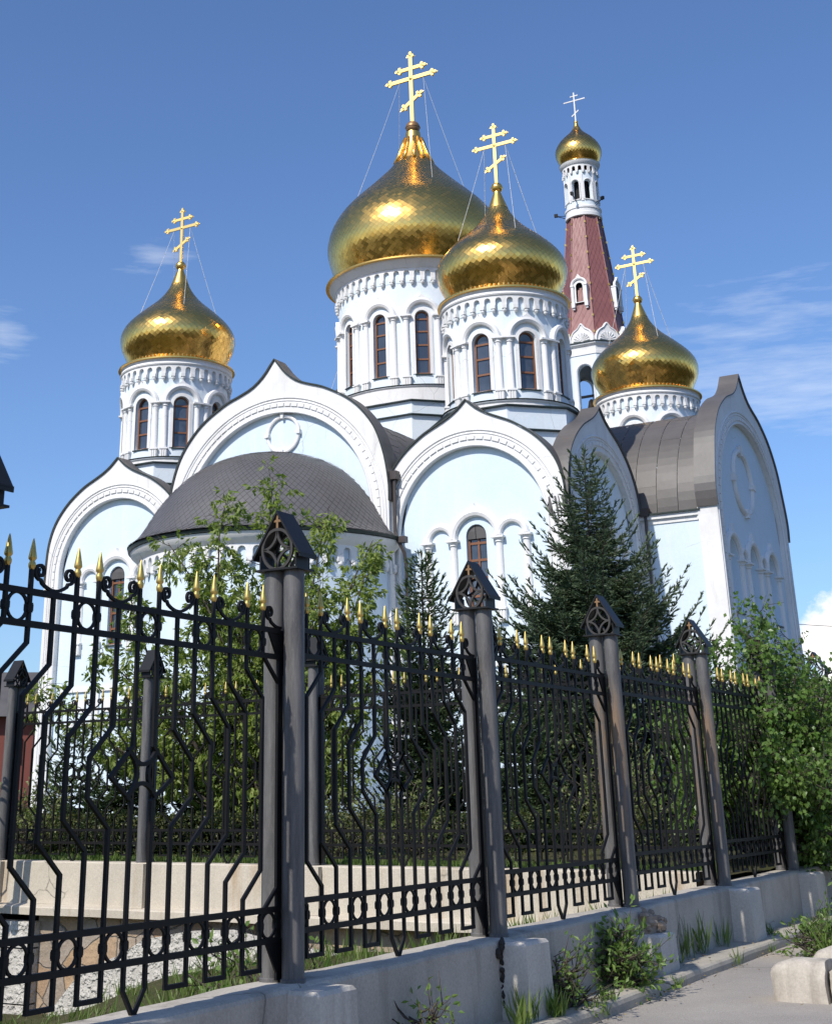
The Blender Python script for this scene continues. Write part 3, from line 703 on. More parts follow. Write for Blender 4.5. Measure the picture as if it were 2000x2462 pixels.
for uc, hw, z0, zs in t_open:
    nb = MB(); nb.add([P_T(u, -.27, z) for u, z in arch_poly(uc, hw, z0, zs)], [tuple(range(13))]); nb.hexa(P_T, uc - hw, uc + hw, -.28, .08, z0 - .09, z0 - .03, 1); part(nb, 'blind_window', ['blue', 'roofedge'], gT)

# ---- walls, vaults, transept
w = MB()
w.box((0, 0, (ZB + 10.2) / 2), (25.4, 25.7, 10.2 - ZB)); part(w, 'body_wall', 'pale')
w = MB()
for yy in (-5.42,):
    w.hexa(lambda u, ww, z: (u, yy - ww, z), SB - .4, 16.12, -.4, 0, ZB, 10.88)
part(w, 'transept_wall', 'blue')
w = MB(); Q = lambda u, ww, z: (u, -5.42 - ww, z)
w.hexa(Q, 16.06, 16.93, -.3, .08, ZB, 11.02); w.hexa(Q, SB - .3, 16.10, -.3, .05, 10.84, 11.04); w.hexa(Q, SB - .3, 16.14, -.3, .16, 11.04, 11.22)
w.hexa(Q, 16.02, 16.97, -.3, .13, 10.86, 10.98); w.hexa(Q, SB - .3, SB + .42, -.3, .04, ZB, 10.84)
part(w, 'transept_pilaster', 'white')
def vault(mb, axis, c, r, zc, a, b, th0=-.12, n=26, rows=8, squash=1.0):
    """barrel of separate overlapping sheets"""
    for j in range(rows):
        s0 = a + (b - a) * j / rows; s1 = a + (b - a) * (j + 1) / rows
        for k in range(-1, n + 1):
            st = .5 * (j % 2); f0, f1 = max(0, (k + st) / n), min(1, (k + 1 + st) / n)
            if f1 <= f0: continue
            t0 = th0 + (PI - 2 * th0) * f0; t1 = th0 + (PI - 2 * th0) * f1
            e0 = rng.normal(0, .004)
            q = []
            for tt, ss, li in ((t0, s0 - .02, .006), (t0, s1, .002), (t1, s1, -.003), (t1, s0 - .02, .003)):
                l0 = li if abs(math.cos(t0)) else 0
                u = (r + e0 + l0) * math.cos(tt); z = zc + (r + e0 + l0) * math.sin(tt) * squash
                q.append((c + u, ss, z) if axis == 'y' else (ss, c + u, z))
            mb.quad(*q)
    return mb
v = MB(); vault(v, 'y', 0.05, 5.40, 11.35, -EC_ + .8, -3.0, n=46, rows=12); part(v, 'vault_roof', 'roof')
v = MB(); vault(v, 'x', 0.02, 5.42, 11.2, ST - .80, 3.0, n=46, rows=14); part(v, 'vault_roof', 'roof')
for cx, cy, f in ((9.30, 0, 'y'), (-9.30, 0, 'y')):
    v = MB(); vault(v, 'y', cx, 3.85, 10.05, -EB + .8, -6.0, n=22, rows=6); part(v, 'corner_vault_roof', 'roof')
v = MB(); vault(v, 'x', -9.42, 3.85, 10.05, SB - .8, 6.0, n=22, rows=6); part(v, 'corner_vault_roof', 'roof')
v = MB(); vault(v, 'x', -9.42, 3.85, 10.05, -SB + .2, -6.0, n=22, rows=6); part(v, 'corner_vault_roof', 'roof')
e = MB(); e.hexa(Q, SB - .3, 16.2, -.4, .26, 11.22, 11.28); part(e, 'eave_flashing', 'roofedge')
for y0, y1 in ((-5.9, -5.2),):                                     # valley between bay and middle gable
    pass

bf = MB(); bf.tube([fS(-3.98, .03, z) for z in (8.9, 10.2)] + [fS(-3.93, .03, 11.2), fS(-3.78, .03, 12.0), fS(-3.58, .03, 12.5)], .075, 5); part(bf, 'rusty_flashing', 'pipe', gS)
# ---- apse
AP = MB(); rA = 5.72; Pa = lambda u, w, z: ((rA + w) * math.sin(u / rA), -EC_ + .3 - (rA + w) * math.cos(u / rA), z)
aw = MB()
for k in range(40):
    a0_ = -PI / 2 + PI * k / 40; a1_ = a0_ + PI / 40
    aw.quad(Pa(a0_ * rA, 0, ZB), Pa(a1_ * rA, 0, ZB), Pa(a1_ * rA, 0, 9.3), Pa(a0_ * rA, 0, 9.3))
ap = part(aw, 'apse', 'blue', None, True)
cb = MB(); rc = rA + .14; Pc = lambda u, w, z: ((rc + w) * math.sin(u / rc), -EC_ + .3 - (rc + w) * math.cos(u / rc), z); ncb = 30; hc = PI * rc / ncb / 2
for k in range(ncb):
    uc = (-PI / 2 + PI * (k + .5) / ncb) * rc
    arcade(cb, (uc - hc, uc + hc), 9.3, 8.62, [(uc, hc * .55, 8.62, 9.2 - hc * .55)], Pc, .13, 0, 0, 6, hc)
    for s in (-1, 1):
        a_, b_ = sorted((uc + s * hc * .55, uc + s * hc)); cb.quad(Pc(a_, 0, 8.62), Pc(b_, 0, 8.62), Pc(b_, -.14, 8.62), Pc(a_, -.14, 8.62))
    cb.hexa(Pc, uc + hc * .6, uc + hc * 1.4, -.1, .05, 8.62, 8.80); cb.blob(Pc(uc + hc, -.02, 8.55), hc * .36, 8, 5)
part(cb, 'corbel_table', 'white', ap)
cn = MB(); cn.lathe([(rc - .02, 9.26), (rc + .04, 9.32), (rc + .1, 9.38), (rc + .34, 9.6), (rc + .36, 9.7), (rc + .30, 9.74)], 40, (0, -EC_ + .3, 0), PI, 2 * PI); part(cn, 'cornice', 'white', ap, 'auto')
ed = MB(); ed.lathe([(rc + .28, 9.72), (rc + .46, 9.74), (rc + .48, 9.84), (rc + .2, 9.95)], 40, (0, -EC_ + .3, 0), PI, 2 * PI); part(ed, 'eave_flashing', 'roofedge', ap)
APR = [(6.2, 9.88), (5.85, 10.14), (5.52, 10.62), (5.05, 11.4), (4.4, 12.22), (3.6, 12.95), (2.6, 13.52), (1.5, 13.88), (.6, 14.0), (.06, 14.02)]
rt = tile_dome(APR, 56, 40, .010, a0=PI, a1=2 * PI, jit=.003, seed=5, gap=.95); ro = part(rt, 'apse_roof', 'rooftile', ap); ro.location = (0, -EC_ + .05, 0)
un = MB(); un.lathe([(max(.03, r - .015), z - .012) for r, z in APR], 40, (0, -EC_ + .05, 0), PI, 2 * PI); part(un, 'roof_lining', 'roofseam', ap)

# ---- rain pipes
rp = MB(); rp.tube([(5.98, -EB - .28, 12.25), (5.98, -EB - .28, 10.1), (6.25, -EB - .55, 9.7), (6.45, -EB - .42, 9.2), (6.45, -EB - .28, 8.7), (6.45, -EB - .28, 0)], .075, 8)
rp.box((5.98, -EB - .26, 12.45), (.34, .34, .35)); rp.box((6.42, -EB - .5, 9.72), (.35, .3, .25)); part(rp, 'rain_pipe', 'pipe', None, 'auto')
rp = MB(); rp.tube([(SB + .32, -5.28 - .32, 11.3), (SB + .32, -5.28 - .32, 0)], .07, 8); rp.box((SB + .3, -5.55, 11.35), (.36, .36, .35)); part(rp, 'rain_pipe', 'pipe', None, 'auto')

# ------------------------------------------------------------------ bell tower behind
tower = empty('bell_tower', CH_LOC, CH_ROT, label='slender bell tower with a brick red tent roof behind the gilded domes', cat='bell tower')
tower.location = tuple(Vector(CH_LOC) + Matrix.Rotation(CH_ROT, 3, 'Z') @ Vector((0, 26.6, 0)))
def tpart(mb, name, mats, parent=None, smooth=False): return mb.build(name, mats, parent or tower, smooth, EYE)
R8 = 2.42; SQ = math.cos(PI / 8)
t = MB()
for k in range(8):                                                   # belfry with open arches
    a = k * PI / 4; ap8 = R8 * SQ; hw = R8 * math.sin(PI / 8)
    F = (lambda a, ap8: (lambda u, w, z: ((ap8 + w) * math.sin(a) + u * math.cos(a), -(ap8 + w) * math.cos(a) + u * math.sin(a), z)))(a, ap8)
    arcade(t, (-hw, hw), 29.3, ZB, [(0, .55, 23.6, 27.45)], F, .35, 0, 0, 10)
tb = tpart(t, 'belfry', 'pale')
for k in range(8):
    a = k * PI / 4; ap8 = R8 * SQ
    F = (lambda a, ap8: (lambda u, w, z: ((ap8 + w) * math.sin(a) + u * math.cos(a), -(ap8 + w) * math.cos(a) + u * math.sin(a), z)))(a, ap8)
    tr = MB(); tr.tube([F(-.64, 0, 23.6)] + [F(.64 * math.cos(q), 0, 27.45 + .64 * math.sin(q)) for q in np.linspace(PI, 0, 13)] + [F(.64, 0, 23.6)], .07, 6); tpart(tr, 'arch_moulding', 'white', tb, 'auto')
cr = MB(); cr.lathe([(R8, 28.7), (R8 + .06, 28.72), (R8 + .06, 28.95), (R8 + .0, 28.97), (R8 + .02, 29.3), (R8 + .22, 29.45), (R8 + .22, 29.55)], 8, a0=PI / 8, a1=2 * PI + PI / 8); tpart(cr, 'cornice', 'white', tb)
fl = MB(); fl.lathe([(R8 + .22, 29.55), (R8 + .3, 29.56), (R8 + .3, 29.62), (R8 * .9, 29.75)], 8, a0=PI / 8, a1=2 * PI + PI / 8); tpart(fl, 'cornice_flashing', 'roofedge', tb)
for bz, bx, br in ((25.2, -.55, .42), (25.4, .6, .34)):
    bl = MB(); bl.lathe([(br, 0), (br * .82, .1), (br * .55, .5), (br * .45, .75), (br * .2, .9)], 14, (bx, 0, bz)); tpart(bl, 'bell', 'copper', tb, True)
bm_ = MB(); bm_.box((0, 0, 26.35), (4.2, .16, .16)); tpart(bm_, 'bell_beam', 'pipe', tb)
TP = [(2.40, 29.7), (2.36, 30.1), (1.25, 39.72)]
tt = MB()
for k in range(8):                                                   # tent faces, diagonal shingles
    a0_, a1_ = PI / 8 + k * PI / 4, PI / 8 + (k + 1) * PI / 4
    rows = 26; nd = 4
    def tp(f, h):
        r = 2.38 + (1.25 - 2.38) * h; z = 29.75 + (39.75 - 29.75) * h
        p0 = np.array((r * math.cos(a0_), r * math.sin(a0_), z)); p1 = np.array((r * math.cos(a1_), r * math.sin(a1_), z)); return p0 + (p1 - p0) * f
    nrm = np.array((math.cos((a0_ + a1_) / 2), math.sin((a0_ + a1_) / 2), .11))
    for i in range(-1, rows):
        for j in range(-1, nd + 1):
            fc = (j + (.5 if i % 2 else 0)) / nd
            pts = []
            for df, dh, lo in ((0, 0, .018), (.5 / nd, 1, .004), (0, 2, -.012), (-.5 / nd, 1, .004)):
                f = min(1, max(0, fc + df)); h = min(1, max(0, (i + dh) / rows)); pts.append(tp(f, h) + nrm * (lo + rng.normal(0, .003)))
            tt.add(pts, ((0, 1, 2, 3),))
tent = tpart(tt, 'tent_roof', 'tent')
ul = MB(); ul.lathe([(2.34, 29.7), (1.21, 39.78)], 8, a0=PI / 8, a1=2 * PI + PI / 8); tpart(ul, 'tent_lining', 'tent', tent)
for k in range(8):
    a = PI / 8 + k * PI / 4; rb = MB(); rb.tube([(2.39 * math.cos(a), 2.39 * math.sin(a), 29.75), (1.27 * math.cos(a), 1.27 * math.sin(a), 39.75)], .045, 5)
    tpart(rb, 'tent_rib', 'tent', tent)
    for h in np.linspace(.06, .94, 8):
        r = 2.42 - 1.13 * h; kn = MB(); kn.box((r * math.cos(a), r * math.sin(a), 29.75 + 10 * h), (.11, .10, .16), a); tpart(kn, 'gilded_knob', 'goldpaint', tent)
for k in range(8):                                                   # small keeled gables with shells at the foot of the tent
    a = k * PI / 4; ap8 = R8 * SQ + .1
    F = (lambda a, ap8: (lambda u, w, z: ((ap8 + w) * math.sin(a) + u * math.cos(a), -(ap8 + w) * math.cos(a) + u * math.sin(a), z)))(a, ap8)
    kk = MB(); poly = smooth_curve([(-.93, 29.62), (-.90, 30.0), (-.66, 30.45), (-.28, 30.72), (0, 31.05), (.28, 30.72), (.66, 30.45), (.90, 30.0), (.93, 29.62)], 4)
    kk.prism(poly, F, -.35, .02)
    ko = tpart(kk, 'keel_gable', 'white', tent)
    sh = MB()
    for q in np.linspace(.12, PI - .12, 9): sh.tube([F(.08 * math.cos(q), .03, 29.7 + .08 * math.sin(q)), F(.62 * math.cos(q), .05, 29.7 + .6 * math.sin(q))], [.02, .075], 6)
    sh.tube([F(u, .05, z) for u, z in [(p[0] * .93, 29.62 + (p[1] - 29.62) * .93) for p in poly]], .05, 5)
    tpart(sh, 'shell_relief', 'white', tent, 'auto')
for k in range(0, 8, 2):                                             # dormers
    a = k * PI / 4; zc_ = 33.4; ap8 = (2.38 - 1.13 * (zc_ - 29.75) / 10) * SQ - .1
    F = (lambda a, ap8: (lambda u, w, z: ((ap8 + w) * math.sin(a) + u * math.cos(a), -(ap8 + w) * math.cos(a) + u * math.sin(a), z)))(a, ap8)
    dm = MB(); arcade(dm, (-.5, .5), lambda u: 34.05 + math.sqrt(max(0, .25 - u * u)), 32.7, [(0, .26, 32.75, 33.95)], lambda u, w, z: F(u, w + .35, z), .3, 0, 1, 8, .1)
    for s in (-1, 1):
        dm.hexa(F, s * .5 - .1, s * .5 + .1, 0, .48, 32.7, 33.95); dm.hexa(F, s * .5 - .13, s * .5 + .13, 0, .52, 33.92, 34.02); dm.hexa(F, s * .5 - .13, s * .5 + .13, 0, .5, 32.35, 32.72); dm.hexa(F, s * .5 - .08, s * .5 + .08, 0, .4, 32.2, 32.36)
    dm.tube([F(.55 * math.cos(q), .38, 34.02 + .5 * math.sin(q)) for q in np.linspace(PI, 0, 11)], .1, 6); dm.prism([(-.25, 34.5), (0, 34.85), (.25, 34.5)], F, .28, .46)
    dm.add([F(u, .06, z) for u, z in arch_poly(0, .27, 32.74, 33.95)], [tuple(range(13))], 1)
    tpart(dm, 'dormer', ['white', 'dark'], tent)
ZT = dict(hw=.27, sill=41.05, spring=42.35, top=43.4, wbot=39.9)
PT = ring(1.22); lt = MB()
for k in range(8):
    b = MB(); h8 = PI * 1.22 / 8; arcade(b, (-h8, h8), 43.4, 39.75, [(0, .27, 41.05, 42.35)], PT, .25, 0, 0, 8, h8 / 3)
    c, s_ = math.cos(k * PI / 4), math.sin(k * PI / 4); lt.add([(px * c - py * s_, px * s_ + py * c, pz) for px, py, pz in b.v], b.f)
lan = tpart(lt, 'lantern_drum', 'pale')
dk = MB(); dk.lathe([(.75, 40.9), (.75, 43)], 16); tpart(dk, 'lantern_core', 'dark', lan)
lw = MB(); lw.tube([PT(-.33, .02, 41.05)] + [PT(.33 * math.cos(q), .02, 42.35 + .33 * math.sin(q)) for q in np.linspace(PI, 0, 11)] + [PT(.33, .02, 41.05)], .055, 6); lw.hexa(PT, -.33, .33, -.05, .1, 40.98, 41.05)
lw = tpart(lw, 'lantern_arch', 'white', lan, 'auto')
lp = MB(); lp.hexa(PT, PI * 1.22 / 8 - .09, PI * 1.22 / 8 + .09, -.03, .06, 40.9, 43.1); lp = tpart(lp, 'lantern_pilaster', 'white', lan)
for k in range(1, 8): clone(lw, lan, rz=k * PI / 4); clone(lp, lan, rz=k * PI / 4)
lc = MB(); lc.lathe([(1.24, 39.7), (1.36, 39.75), (1.36, 40.0), (1.3, 40.05), (1.3, 40.3), (1.36, 40.35), (1.36, 40.5), (1.22, 40.6)], 32); tpart(lc, 'lantern_ring', 'white', lan, 'auto')
cb = MB(); rc = 1.33; Pc = ring(rc); ncb = 18; hc = PI * rc / ncb
for k in range(ncb):
    b = MB(); arcade(b, (-hc, hc), 43.9, 43.3, [(0, hc * .56, 43.3, 43.75 - hc * .56)], Pc, .1, 0, 0, 6, hc)
    b.blob(Pc(hc, -.03, 43.24), hc * .45, 6, 4); b.hexa(Pc, hc * .6, hc * 1.4, -.1, .04, 43.3, 43.45)
    c, s_ = math.cos(k * 2 * PI / ncb), math.sin(k * 2 * PI / ncb); cb.add([(px * c - py * s_, px * s_ + py * c, pz) for px, py, pz in b.v], b.f)
tpart(cb, 'corbel_table', 'white', lan)
cn = MB(); cn.lathe([(1.3, 43.85), (1.38, 43.9), (1.5, 44.12), (1.52, 44.2)], 40); tpart(cn, 'cornice', 'white', lan, 'auto')
tp_ = [(1.33, 44.3), (1.52, 44.6), (1.68, 44.95), (1.74, 45.3), (1.68, 45.65), (1.48, 46.05), (1.16, 46.45), (.82, 46.78), (.52, 47.08), (.32, 47.35), (.2, 47.65)]
td = tpart(tile_dome(tp_, 40, 30, .008, seed=21), 'onion_dome', 'gold'); td['label'] = 'small dome crowning the bell tower'
u = MB(); u.lathe([(max(.02, r - .04), z) for r, z in tp_], 32); u.lathe([(1.2, 44.3), (1.53, 44.26), (1.53, 44.2), (1.3, 44.18)], 40); u.lathe([(.24, 47.5), (.12, 47.9)], 14); u.blob((0, 0, 47.98), .15, 12, 8); tpart(u, 'dome_lining', 'goldsmooth', td, True)
mb = MB(); mb.box((0, 0, 49.3), (.10, .06, 2.5)); mb.box((0, 0, 49.85), (1.75, .055, .09)); mb.box((0, 0, 50.25), (.65, .055, .08))
a = .62; mb.add([(x * math.cos(a) - z * math.sin(a), y, 48.75 + x * math.sin(a) + z * math.cos(a)) for z in (-.045, .045) for x, y in ((-.36, -.027), (.36, -.027), (.36, .027), (-.36, .027))], ((3, 2, 1, 0), (4, 5, 6, 7), (0, 1, 5, 4), (1, 2, 6, 5), (2, 3, 7, 6), (3, 0, 4, 7)))
tpart(mb, 'cross', 'white', td)
for ang, z in ((1.15, 40.75), (-1.35, 40.35), (0.0, 41.1)):
    fl = MB(); c, s_ = math.sin(ang), -math.cos(ang)
    fl.tube([(1.25 * c, 1.25 * s_, z - .25), (2.0 * c, 2.0 * s_, z + .05)], .03, 4); fl.tube([(1.25 * c, 1.25 * s_, z - .02), (2.0 * c, 2.0 * s_, z + .05)], .025, 4)
    fl.box((2.05 * c, 2.05 * s_, z + .12), (.18, .26, .24), ang); tpart(fl, 'floodlight', 'iron', lan)

# ------------------------------------------------------------------ street frame: s along the fence, n towards the street
PHI = 1.0213
TV = Vector((math.cos(PHI), math.sin(PHI), 0)); NV = Vector((math.sin(PHI), -math.cos(PHI), 0))
P1 = Vector((-.3865, 8.577, 0))
def SN(s, n, z): p = P1 + TV * s + NV * n; return (p.x, p.y, z + EYE)      # z relative to the eye
zbase = lambda s: -.9408 + .0108 * s
zstrip = lambda s: -1.44 + .0135 * s
zroad = lambda s: zstrip(s) - .075
def grid(name, f, u, v, mat, smooth=True, kind='structure', label=None):
    mb = MB(); nu, nv = len(u), len(v)
    mb.add([f(a, b) for a in u for b in v], [(i * nv + j, i * nv + j + 1, (i + 1) * nv + j + 1, (i + 1) * nv + j) for i in range(nu - 1) for j in range(nv - 1)])
    o = mb.build(name, mat, None, smooth); return tag(o, label, None, None, kind)
from mathutils import noise as mnoise
def nz(x, y, sc, amp): return amp * mnoise.noise(Vector((x * sc, y * sc, .37)))
# far land, road, pavement strip with kerb
grid('ground', lambda a, b: (a, b, -1.75), np.linspace(-2600, 2600, 9), np.linspace(-2600, 2600, 9), 'land')
grid('road', lambda s, n: SN(s, n, zroad(min(s, 60)) + nz(s, n, .9, .006) - .012 * max(0, 1 - (n - .52) / .4)), np.r_[np.linspace(-40, -2, 12), np.linspace(-1.5, 16, 60), np.linspace(17, 60, 12)], np.r_[np.linspace(.50, 6, 30), np.linspace(7, 16, 6)], 'asphalt')
mb = MB(); ss = np.linspace(-12, 40, 180)
for a, b in zip(ss[:-1], ss[1:]):
    q = lambda s, n, z: SN(s, n + .012 * math.sin(s * 2.1) + nz(s, n, 1.7, .012), z + nz(s, n, 2.3, .012))
    pr = [(.10, 0), (.485, 0), (.505, -.014), (.515, -.04), (.52, -.13)]
    for (n0, z0), (n1, z1) in zip(pr[:-1], pr[1:]):
        mb.quad(q(a, n0, zstrip(a) + z0), q(b, n0, zstrip(b) + z0), q(b, n1, zstrip(b) + z1), q(a, n1, zstrip(a) + z1))
tag(mb.build('pavement', 'stripcon', None, True), None, None, None, 'structure')
# garden: hollow in front of the inner fence, yard behind it
T2 = 7.81
def zpit(m): return float(np.interp(m, [0, 1.2, 3, 5, 6.2, 7.7, 9, 14, 60], [-1.08, -1.25, -1.5, -1.72, -1.88, -2.38, -2.52, -2.6, -2.6]))
grid('hollow_ground', lambda t, m: SN(t, -m, zpit(m) + nz(t, m, 1.3, .08) - .5 * min(1, max(0, (6.9 - t) / .9)) * min(1, max(0, (m - .3) / 1.2))), np.r_[np.linspace(-60, -3, 10), np.linspace(-2.5, 7.7, 40)], np.r_[np.linspace(.12, 12, 46), np.linspace(13, 60, 10)], 'soil')
grid('yard_ground', lambda t, m: SN(t, -m, -.80 + .006 * min(60, t - T2) + nz(t, m, .8, .05)), np.r_[np.linspace(T2 + .02, 30, 50), np.linspace(31, 160, 12)], np.r_[np.linspace(.12, 25, 44), np.linspace(26, 200, 12)], 'soil')

# ------------------------------------------------------------------ low wall under the street fence
wall = empty('low_wall', SN(2.6, 0, zstrip(2.6)), PHI, label='grey rendered low wall with piers carrying the long street fence', cat='wall')
WO = Vector(SN(2.6, 0, zstrip(2.6)))
def wl(s, n, z):                                              # local coordinates of the wall empty
    return (s - 2.6, -n, z - zstrip(2.6))
mb = MB(); ss = np.arange(-9, 32.01, .26)
prof = lambda s: [(.175, zstrip(s) - .2), (.165, zbase(s) - .03), (.155, zbase(s) - .012), (.135, zbase(s) - .003), (-.135, zbase(s) - .003), (-.155, zbase(s) - .02), (-.165, zbase(s) - .9)]
for a, b in zip(ss[:-1], ss[1:]):
    pa, pb = prof(a), prof(b)
    for k in range(len(pa) - 1):
        qa = lambda s, p: wl(s, p[0] + nz(s, p[1] * 3, 1.9, .010), p[1] + nz(s, p[0] * 4, 2.7, .008))
        mb.quad(qa(a, pa[k]), qa(b, pb[k]), qa(b, pb[k + 1]), qa(a, pa[k + 1]))
o = mb.build('wall_body', 'wallcon', wall, 'auto')
for i in range(-2, 11):
    s0 = 2.6039 * i; z1 = zbase(s0) - (.02 if i != 2 else .20); p = MB(); z0 = zstrip(s0) - .15
    P = lambda u, w, z: wl(s0 + u, .15 + w, z)
    hw = .19; dp = .215
    vs = [P(-hw - .02, -.02, z0), P(hw + .02, -.02, z0), P(hw + .02, dp + .02, z0), P(-hw - .02, dp + .02, z0), P(-hw, -.02, z1 - .02), P(hw, -.02, z1 - .02), P(hw, dp, z1 - .02), P(-hw, dp, z1 - .02), P(-hw + .015, -.02, z1), P(hw - .015, -.02, z1), P(hw - .015, dp - .015, z1), P(-hw + .015, dp - .015, z1)]
    p.add(vs, ((3, 2, 1, 0), (0, 1, 5, 4), (1, 2, 6, 5), (2, 3, 7, 6), (3, 0, 4, 7), (4, 5, 9, 8), (5, 6, 10, 9), (6, 7, 11, 10), (7, 4, 8, 11), (8, 9, 10, 11)))
    po = p.build('pier', 'piercon', wall)
    if i == 2:
        po['label'] = 'pier with a broken rubble top'; r_ = MB()
        for k in range(26):
            c = P(random.uniform(-.15, .15), random.uniform(.0, .15), z1 + random.uniform(.0, .15)); r_.blob(c, random.uniform(.022, .05), 5, 4, random.uniform(.6, 1.1))
        r_.hexa(P, -.13, .13, 0, .12, z1 - .03, z1 + .13); r_.build('broken_masonry', 'rubble', po)
    if i == 1:                                                # dark lumps standing in for a black crumbly gap beside the pier
        st = MB()
        for k in range(60):
            q = random.random() ** .8; wd = .045 * (1 - .75 * q); st.blob(wl(s0 - .19 + random.gauss(0, wd * .5), .172 + random.uniform(0, .015), zbase(s0) - .005 - .42 * q), random.uniform(.008, .022) * (1.2 - q * .6), 5, 4, random.uniform(.8, 1.8))
        tag(st.build('gap_lumps', 'gapdark', po, False), kind='stuff')

# ------------------------------------------------------------------ fence post (two poles and a little house cap)
def make_post(mat):
    e = empty('fence_post')
    for y in (-.071, .071):
        b = MB(); b.lathe([(.064, -.02), (.064, 2.235)], 20, (0, y, 0)); b.lathe([(.072, -.02), (.072, .012), (.065, .018)], 20, (0, y, 0)); b.build('pole', mat, e, 'auto')
    pl = MB(); pl.box((0, 0, 2.24), (.19, .31, .012)); pl.build('cap_plate', 'capiron', e)
    rf = MB()
    for s in (-1, 1):
        a = (0, 2.60); b = (s * .176, 2.322); dx, dz = (b[0] - a[0]), (b[1] - a[1]); L = math.hypot(dx, dz); n = (-dz / L * s * .012, dx / L * s * .012)
        n = (abs(n[0]) * -s, -abs(n[1]))
        q = [(-.095, *a), (-.095, *b), (-.095, b[0] + n[0], b[1] + n[1]), (-.095, 0, a[1] - .02)]
        vs = q + [(.095, y, z) for _, y, z in q]
        rf.add(vs, ((0, 1, 2, 3), (7, 6, 5, 4), (0, 4, 5, 1), (1, 5, 6, 2), (2, 6, 7, 3), (3, 7, 4, 0)))
        rf.box((0, s * .171, 2.318), (.19, .008, .028))
    rf.build('cap_roof', 'capiron', e)
    for s in (-1, 1):
        c = MB(); c.box((0, s * .131, 2.290), (.15, .010, .088)); c.build('cap_side', 'capiron', e)
    for x in (-.078, .078):
        o = MB(); zc, R = 2.362, .108
        o.tube([(x, R * math.cos(q), zc + R * 1.12 * math.sin(q)) for q in np.linspace(0, 2 * PI, 29)[:-1]], .0085, 4, closed=True, square=True, up=(1, 0, 0))
        for k in range(4):
            a = PI / 2 * k + PI / 4; cx, cz = R * 1.36 * math.cos(a), R * 1.36 * math.sin(a); rr = R * .96
            o.tube([(x, cx + rr * math.cos(a + PI + q), zc + 1.12 * (cz + rr * math.sin(a + PI + q))) for q in np.linspace(-.78, .78, 10)], .0075, 4, square=True, up=(1, 0, 0))
        o.build('cap_ornament', 'ornament', e)
        c = MB(); c.box((x, 0, 2.522), (.014, .015, .10)); c.box((x, 0, 2.535), (.013, .056, .015)); c.build('cap_cross', 'goldpaint' if False else 'copper', e)
    return e
post_labels = ['dark iron post cap cut off by the left picture edge',
    'tall twin pole post nearest the camera, standing before the apse roof',
    'second twin pole post, its cap in front of the arcaded church window',
    'twin pole post with brown peeling paint, its cap below the big spruce',
    'twin pole post with rusty streaks where the inner fence joins the street fence',
    'post half buried in the leafy bush at the right end', 'post behind the leafy bush, next to last visible', 'farthest post of the street fence behind the bush']
gp_posts = 'posts of the street fence'
pg = make_post('pole'); pr_ = None
for i in range(0, 8):
    k = i - 1; s0 = 2.6039 * k; loc = SN(s0, 0, zbase(s0))
    if i == 0: t_ = pg; t_.location = loc; t_.rotation_euler = (0, 0, PHI)
    elif i in (3, 4):
        if pr_ is None: pr_ = make_post('polerust'); t_ = pr_; t_.location = loc; t_.rotation_euler = (0, 0, PHI)
        else: t_ = clone_tree(pr_, loc, PHI)
    else: t_ = clone_tree(pg, loc, PHI)
    tag(t_, post_labels[i], 'fence post', gp_posts)
# inner fence posts
mpos = [2.45, 4.8, 7.4, 9.85]
IL = ['inner fence post hidden behind the second street post', 'inner fence post just right of the nearest street post', 'inner fence post on the cream wall amid the tree leaves', 'corner post of the inner fence above the cream wall at the left']
INNER = PHI + PI / 2
for m, lab in zip(mpos, IL):
    tag(clone_tree(pg, SN(T2, -m, -.73), INNER), lab, 'fence post', 'posts of the inner fence')
tag(clone_tree(pg, SN(T2 - 1.15, -9.45, -.70), PHI), 'gate post standing beside the corner post at the left edge', 'fence post', 'posts of the inner fence')

